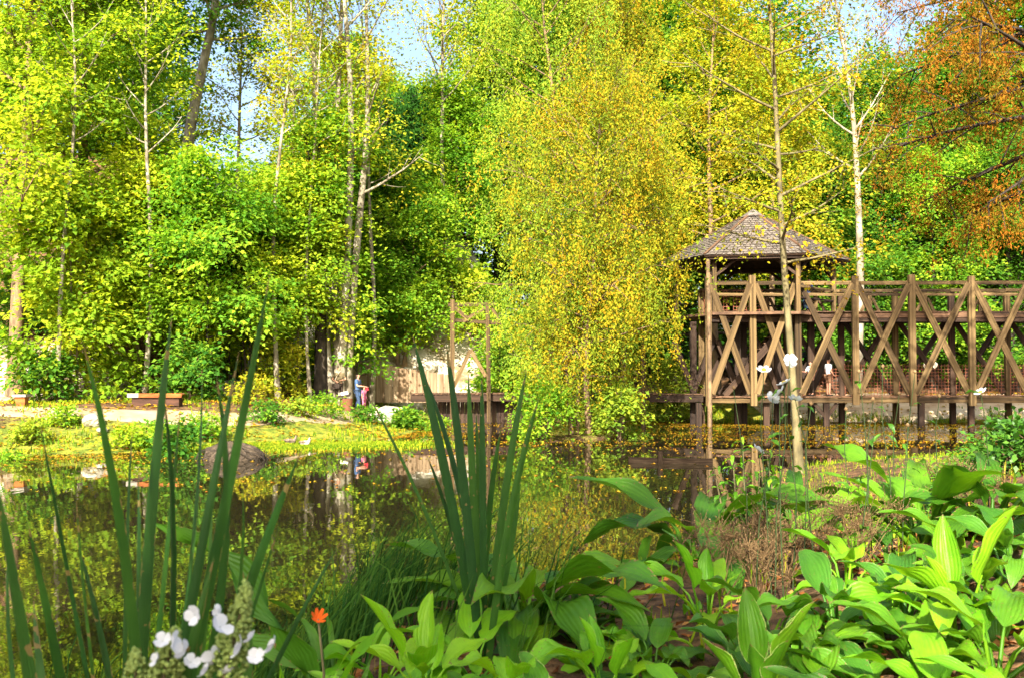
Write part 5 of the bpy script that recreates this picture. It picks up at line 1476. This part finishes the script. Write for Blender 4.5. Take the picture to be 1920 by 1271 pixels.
# ------------------------------------------------------------------ sword leaved irises
def blade_obj(parent, P0, P1, P2, w, mat, seed):
    """one sword leaf along a bent line through three points (world)"""
    r = np.random.default_rng(seed)
    P0, P1, P2 = map(np.array, (P0, P1, P2))
    n = 10; t = np.linspace(0, 1, n)[:, None]
    C = 2 * P1 - .5 * (P0 + P2)
    L = (1 - t) ** 2 * P0 + 2 * t * (1 - t) * C + t ** 2 * P2
    tan = unit(np.gradient(L, axis=0))
    a = r.uniform(-.5, .5); face = np.array((math.sin(a), -math.cos(a), .1))
    S = unit(np.cross(tan, face)); Nn = np.cross(S, tan)
    prof = np.interp(t[:, 0], [0, .25, .6, .85, .95, 1], [.8, 1, .95, .62, .3, .02]) * w / 2
    V = np.concatenate([L - S * prof[:, None] - Nn * prof[:, None] * .25, L + Nn * prof[:, None] * .18, L + S * prof[:, None] - Nn * prof[:, None] * .25]) - np.array(parent.location)
    i = np.arange(n - 1)
    Fc = np.concatenate([np.stack([i, i + n, i + n + 1, i + 1], 1), np.stack([i + n, i + 2 * n, i + 2 * n + 1, i + n + 1], 1)])
    uv = np.concatenate([np.stack([np.full(n, u), t[:, 0]], 1) for u in (0, .5, 1)])
    return link('blade', mesh_np('blade', V, Fc, True, None, uv), M[mat], parent)


IY = 2.0
gi = gz(wx(250, IY), IY)
iris1 = empty('iris_clump', (wx(250, IY), IY, gi), 'tall dark sword leaved iris clump at the left of the near bank', 'plant', 'sword leaved irises')
ir = random.Random(2)
for k, (bx, mx_, tx, ty, wpx, dy) in enumerate(((285, 222, 190, 640, 30, 0), (262, 290, 308, 580, 34, .1), (270, 262, 256, 880, 20, .2), (250, 318, 322, 700, 22, .25), (220, 345, 437, 655, 28, -.05), (225, 370, 402, 690, 24, .3), (215, 385, 527, 515, 30, .05),
                                               (260, 430, 577, 832, 32, .15), (215, 90, -10, 880, 46, -.25), (240, 150, 95, 960, 26, .2), (250, 330, 405, 1040, 40, -.2), (230, 45, -40, 1080, 40, -.3), (280, 200, 130, 1010, 24, .3), (300, 420, 445, 1075, 30, .1), (250, 120, 30, 1140, 30, .05), (290, 480, 640, 1010, 16, .3), (240, 300, 340, 760, 14, .35), (262, 350, 380, 880, 14, .3), (255, 240, 226, 800, 13, .4), (250, 280, 282, 720, 13, .4), (230, 400, 470, 900, 14, .25), (280, 170, 100, 780, 12, .4), (245, 330, 360, 700, 12, .45), (265, 420, 520, 980, 12, .35), (235, 60, 10, 1000, 16, .1), (270, 190, 165, 900, 12, .3))):
    Y = IY + dy
    P0 = (wx(bx, Y), Y, gi + .0)
    P1 = (wx(mx_, Y) + ir.uniform(-.035, .035), Y + ir.uniform(-.04, .04), (gi + wz(ty, Y)) / 2 + .06)
    P2 = (wx(tx, Y), Y + ir.uniform(-.1, .1), wz(ty, Y))
    blade_obj(iris1, P0, P1, P2, wpx / F * Y * .74, 'iris_blade', k)
IY = 4.3
gi = gz(wx(905, IY), IY)
iris2 = empty('iris_clump', (wx(905, IY), IY, gi), 'sword leaved iris clump standing before the pond in the centre', 'plant', 'sword leaved irises')
for k, (bx, mx_, tx, ty, wpx, dy) in enumerate(((900, 842, 773, 628, 24, 0), (905, 868, 790, 690, 16, .1), (903, 872, 836, 640, 24, -.1), (905, 889, 878, 700, 20, .1), (908, 905, 903, 698, 20, 0), (912, 945, 988, 690, 20, .1), (915, 955, 1012, 740, 20, -.1), (905, 915, 940, 800, 16, .2),
                                               (900, 855, 800, 850, 12, .2), (900, 800, 688, 735, 9, .1), (910, 880, 862, 790, 16, .2), (906, 900, 893, 770, 14, .15), (915, 960, 975, 850, 14, .2))):
    Y = IY + dy
    P0 = (wx(bx, Y), Y, gi); P1 = (wx(mx_, Y), Y, (gi + wz(ty, Y)) / 2 + .05); P2 = (wx(tx, Y), Y, wz(ty, Y))
    blade_obj(iris2, P0, P1, P2, wpx / F * Y * .78, 'iris_blade', k + 40)


# ------------------------------------------------------------------ hydrangea panicles, anemones, orange flower
def petal_disc(n, r0, wid, mat, cup=.25, seed=0, name='floret'):
    """n rounded petals round a centre, facing +z, as one mesh"""
    mb = MB(); r = np.random.default_rng(seed)
    for k in range(n):
        a = 2 * PI * k / n + r.uniform(-.15, .15)
        d = np.array((math.cos(a), math.sin(a), 0)); s = np.array((-math.sin(a), math.cos(a), 0))
        rows = [(.05, .15, 0), (.35, .8, .06), (.7, 1.0, cup * .6), (.95, .6, cup)]
        v = []
        for (q, w, h) in rows:
            for u in (-1, 0, 1):
                v.append(d * q * r0 + s * u * w * wid / 2 + np.array((0, 0, (h - .06 * abs(u)) * r0)))
        i = [(j * 3 + c, j * 3 + c + 1, j * 3 + c + 4, j * 3 + c + 3) for j in range(3) for c in range(2)]
        mb.add(np.array(v), np.array(i))
    me = mb.mesh(name); me.materials.append(M[mat])
    return me


FLO = [petal_disc(4, .019, .021, 'petal_white', .45, k, 'sterile_floret') for k in range(3)]
HY = 1.75


def panicle(label, top, base, rad, florets, seed, nb=420):
    r = np.random.default_rng(seed)
    T = np.array((wx(top[0], HY), HY, wz(top[1], HY))); B = np.array((wx(base[0], HY), HY, wz(base[1], HY)))
    H = empty('hydrangea_panicle', tuple(B), label, 'flower', 'hydrangea heads')
    g0 = np.array((B[0] - .05, HY + .05, gz(B[0], HY))) - B
    v, f = tube_arrays([g0, g0 * .5 + np.array((.02, 0, 0)), (0, 0, 0), (T - B) * .9], [.006, .005, .005, .002], 5)
    link('stem', mesh_np('stem', v, f), M['bark_olive'], H)
    mb = MB()
    for k in range(nb):
        t = r.uniform(0, 1) ** .8
        a = r.uniform(0, 2 * PI); q = rad * (1 - t) ** .75 * r.uniform(.45, 1) + .004
        p = (T - B) * t + np.array((math.cos(a) * q, math.sin(a) * q, r.normal(0, .004)))
        s = r.uniform(.0035, .0065)
        v = np.array([(1, 0, 0), (-1, 0, 0), (0, 1, 0), (0, -1, 0), (0, 0, 1), (0, 0, -1)]) * s + p
        mb.add(v, np.array([(0, 2, 4), (2, 1, 4), (1, 3, 4), (3, 0, 4), (2, 0, 5), (1, 2, 5), (3, 1, 5), (0, 3, 5)]), r.uniform())
    b_ = link('buds', mb.mesh('buds'), M['bud_green'], H); b_['kind'] = 'stuff'
    for k, (px, py, s) in enumerate(florets):
        Yf = HY - .055 + .012 * (k % 4)
        o = bpy.data.objects.new('sterile_floret', FLO[k % 3]); col.objects.link(o); o.parent = H
        o.location = Vector((wx(px, Yf), Yf, wz(py, Yf))) - Vector(B)
        o.rotation_euler = (R(r.uniform(35, 95)), R(r.uniform(-40, 40)), r.uniform(0, 6)); o.scale = (s, s, s)
    return H


panicle('hydrangea head with cream buds and white petals at the lower left', (467, 1095), (420, 1290), .043, [(370, 1148, .9), (418, 1170, 1.15), (455, 1208, 1.1), (405, 1228, 1.1), (392, 1250, .8), (515, 1205, .9), (415, 1140, .6), (432, 1252, .7), (475, 1190, .7), (485, 1225, .8), (365, 1235, .8)], 1, 480)
panicle('greener hydrangea head left of the white petalled one', (335, 1180), (300, 1310), .045, [(330, 1200, 1.1), (350, 1212, .9), (312, 1195, .8), (300, 1230, .7)], 2, 420)
panicle('small green hydrangea head at the bottom edge', (262, 1215), (262, 1300), .03, [], 3, 160)

AN = [petal_disc(7, .040, .028, 'petal_white', .3, k + 9, 'bloom') for k in range(2)]


def flower_stem(name, label, px, py, Y, kind, seed, group):
    r = np.random.default_rng(seed)
    x, z = wx(px, Y), wz(py, Y)
    bx_ = x + r.uniform(-.12, .12); g0 = gz(bx_, Y)
    S = empty(name, (bx_, Y, g0), label, 'flower', group)
    top = np.array((x - bx_, 0, z - g0))
    v, f = tube_arrays([(0, 0, -.02), top * .4 + np.array((r.uniform(-.03, .03), 0, 0)), top * .75 + np.array((r.uniform(-.03, .03), 0, 0)), top], [.004, .0032, .0025, .002], 4)
    link('stem', mesh_np('stem', v, f), M['stem_green'], S)
    if kind == 'white':
        o = bpy.data.objects.new('bloom', AN[seed % 2]); col.objects.link(o); o.parent = S
        o.location = top; o.rotation_euler = (R(r.uniform(20, 80)), R(r.uniform(-30, 30)), r.uniform(0, 6))
        v, f = tube_arrays([(0, 0, 0), (0, 0, .008), (0, 0, .014)], [.012, .012, .004], 7)
        e = link('eye', mesh_np('eye', v, f), M['anemone_eye'], o)
    else:
        v, f = tube_arrays([top, top + np.array((0, 0, .012)), top + np.array((0, 0, .024))], [.003, .013, .004], 6)
        link('seed_head', mesh_np('seed_head', v, f), M['seed_brown'], S)
    ms = leafset('hosta_deep', 'long')
    for k in range(3 if kind == 'white' else 4):
        t = r.uniform(.25, .97)
        o = bpy.data.objects.new('leaf', ms[k % len(ms)]); col.objects.link(o); o.parent = S
        o.location = top * t; s = r.uniform(.05, .10)
        o.scale = (s * 1.3, s, s); o.rotation_euler = (R(r.uniform(-30, 30)), R(r.uniform(-30, 30)), r.uniform(0, 6.3))
    return S


FG = 'tall white flowers before the slim tree'
for k, (px, py, Y, lab) in enumerate(((1432, 694, 5.2, 'white flower left of the slim trunk, second highest'), (1481, 676, 5.3, 'highest white flower beside the slim trunk'), (1470, 718, 5.1, 'white flower in front of the slim trunk, upper of the cluster'),
                                      (1448, 746, 5.2, 'lowest white flower left of the slim trunk'), (1490, 748, 5.3, 'lowest white flower right of the slim trunk'), (1420, 842, 5.6, 'pale flower low between leafy stems'), (1462, 735, 5.0, 'white flower in the middle of the cluster'),
                                      (1838, 735, 6.0, 'single white flower by the right bridge post'))):
    flower_stem('anemone_flower', lab, px, py, Y, 'white', k, FG)
for k, (px, py, Y, lab) in enumerate(((1520, 760, 5.5, 'dark seed stem just right of the slim trunk'), (1610, 700, 5.8, 'tall dark seed stem before the post right of the standing person'), (1636, 752, 5.6, 'dark seed stem with drooping leaves before the wire panel'), (1655, 690, 6.0, 'tallest dark seed stem of the row'),
                                      (1700, 800, 5.7, 'short dark seed stem above the large rosette plant'), (1715, 700, 6.2, 'tall dark seed stem above the large rosette plant'), (1760, 745, 6.2, 'rightmost dark seed stem'), (1585, 770, 5.9, 'short dark seed stem left of the tall ones'),
                                      (1375, 730, 6.0, 'dark seed stem left of the white flowers'), (1640, 790, 5.3, 'shortest dark seed stem, nearest to the viewer'), (1685, 740, 6.4, 'dark seed stem between the two tall ones at right'))):
    flower_stem('seed_stem', lab, px, py, Y, 'seed', k + 20, 'dark seed stems')
of = empty('orange_flower', (wx(600, 3.4), 3.4, gz(wx(600, 3.4), 3.4)), 'small orange flower among the rushes in the lower left', 'flower')
ht = wz(1155, 3.4) - gz(wx(600, 3.4), 3.4)
v, f = tube_arrays([(0, 0, 0), (.02, 0, ht * .6), (0, 0, ht)], [.006, .005, .004], 5); link('stem', mesh_np('stem', v, f), M['bark_olive'], of)
b_ = link('bloom', petal_disc(7, .030, .014, 'petal_orange', .9, 5, 'bloom'), None, of, (0, 0, ht)); b_.rotation_euler = (R(50), 0, .4)


# leafy upright stems and shrubs on the near bank
def leafy_stem(name, label, px, py, Y, mat, seed, n=16, L=.12, group=None):
    r = np.random.default_rng(seed)
    x, z = wx(px, Y), wz(py, Y); g0 = gz(x, Y)
    S = empty(name, (x, Y, g0), label, 'plant', group)
    h = z - g0
    v, f = tube_arrays([(0, 0, -.03), (.02, 0, h * .5), (r.uniform(-.04, .04), 0, h)], [.008, .007, .003], 5); link('stem', mesh_np('stem', v, f), M['bark_olive'], S)
    ms = leafset(mat, 'long')
    for k in range(n):
        t = .15 + .85 * (k + .5) / n
        o = bpy.data.objects.new('leaf', ms[k % len(ms)]); col.objects.link(o); o.parent = S
        o.location = (.02 * math.sin(t * 3), 0, h * t); s = L * (1.15 - .6 * t) * r.uniform(.8, 1.2)
        o.scale = (s, s, s); o.rotation_euler = (R(-25), 0, k * 2.4 + r.uniform(-.3, .3))
    return S


LS = 'leafy stems before the slim tree'
for k, (px, py, Y, lab) in enumerate(((1388, 815, 6.6, 'tallest bright leafy stem left of the slim trunk'), (1372, 850, 6.4, 'shorter bright leafy stem left of the tallest one'), (1440, 840, 6.9, 'bright leafy stem just left of the slim trunk foot'), (1345, 870, 6.8, 'low leafy stem above the arching dark plant'),
                                      (1412, 880, 6.3, 'low leafy stem below the pale flower'), (1455, 880, 6.5, 'low leafy stem at the slim trunk foot'), (1530, 880, 6.9, 'low leafy stem right of the slim trunk foot'))):
    leafy_stem('loosestrife_stem', lab, px, py, Y, 'hosta_bright' if k < 3 else 'hosta_mid', k, 18, .13, LS)
SB = 'shrubs on the right bank'
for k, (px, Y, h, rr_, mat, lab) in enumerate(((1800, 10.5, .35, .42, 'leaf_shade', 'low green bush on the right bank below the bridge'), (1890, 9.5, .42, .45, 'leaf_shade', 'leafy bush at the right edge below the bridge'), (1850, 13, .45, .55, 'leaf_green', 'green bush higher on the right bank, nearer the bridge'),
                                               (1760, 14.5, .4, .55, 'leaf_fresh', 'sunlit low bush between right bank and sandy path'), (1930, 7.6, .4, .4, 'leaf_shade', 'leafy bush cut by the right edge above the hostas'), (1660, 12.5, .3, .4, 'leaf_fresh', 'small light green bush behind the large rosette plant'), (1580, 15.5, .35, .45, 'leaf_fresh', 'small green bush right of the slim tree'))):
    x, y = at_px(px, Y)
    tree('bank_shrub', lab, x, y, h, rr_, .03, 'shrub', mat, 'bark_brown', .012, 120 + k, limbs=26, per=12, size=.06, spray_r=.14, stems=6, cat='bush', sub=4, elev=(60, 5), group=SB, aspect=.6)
for k, (px, Y, lab) in enumerate(((1225, 8.2, 'thin leafy weed at the water edge left of the arching dark plant'), (1180, 7.6, 'low green weed at the water edge beside the large hosta clump'), (1130, 7.5, 'low green weed behind the large hosta clump'))):
    x, y = at_px(px, Y)
    tree('bank_shrub', lab, x, y, .5, .4, .03, 'shrub', 'leaf_fresh', 'bark_brown', .008, 140 + k, limbs=18, per=10, size=.06, spray_r=.14, stems=5, cat='bush', sub=3, elev=(60, 5), group=SB, aspect=.6)


# dry brown seed heads
def dry_plant(px, Y, seed, lab):
    r = np.random.default_rng(seed)
    x = wx(px, Y); g0 = gz(x, Y)
    D = empty('dry_astilbe', (x, Y, g0), lab, 'plant', 'dry seed heads on the bank')
    st, bt = MB(), MB()
    for k in range(16):
        a = r.uniform(0, 2 * PI); l = r.uniform(.03, .28); h = r.uniform(.2, .36)
        tp = np.array((math.cos(a) * l, math.sin(a) * l, h))
        v, f = tube_arrays([tp * (.15, .15, 0), tp * (.6, .6, .6), tp], [.003, .0025, .0015], 3); st.add(v, f)
        for q in range(26):
            c = tp + r.normal(0, 1, 3) * (.035, .035, .04)
            v, f = tube_arrays([tp - (0, 0, .03), c], [.0012, .0012], 3); st.add(v, f)
            s = r.uniform(.003, .007)
            bt.add(np.array([(1, 0, -.5), (-.6, .8, -.5), (-.6, -.8, -.5), (0, 0, 1)]) * s + c, np.array([(0, 1, 3), (1, 2, 3), (2, 0, 3), (0, 2, 1)]))
    link('stems', st.mesh('stems'), M['seed_brown'], D)['kind'] = 'stuff'
    link('seeds', bt.mesh('seeds'), M['seed_brown'], D)['kind'] = 'stuff'


for k, (px, Y, lab) in enumerate(((1400, 5.8, 'dry brown seed heads right of the arching dark plant'), (1470, 5.6, 'dry brown seed heads in the centre of the dry patch'), (1540, 5.9, 'dry brown seed heads left of the large rosette plant'), (1345, 5.5, 'dry brown seed heads above the torn leaf hosta'),
                                  (1600, 5.4, 'dry brown seed heads above the bright green hosta'), (1810, 6.0, 'dry brown seed heads in front of the dark plant at right'), (1420, 5.2, 'lowest dry brown seed heads of the patch'))):
    dry_plant(px, Y, k, lab)
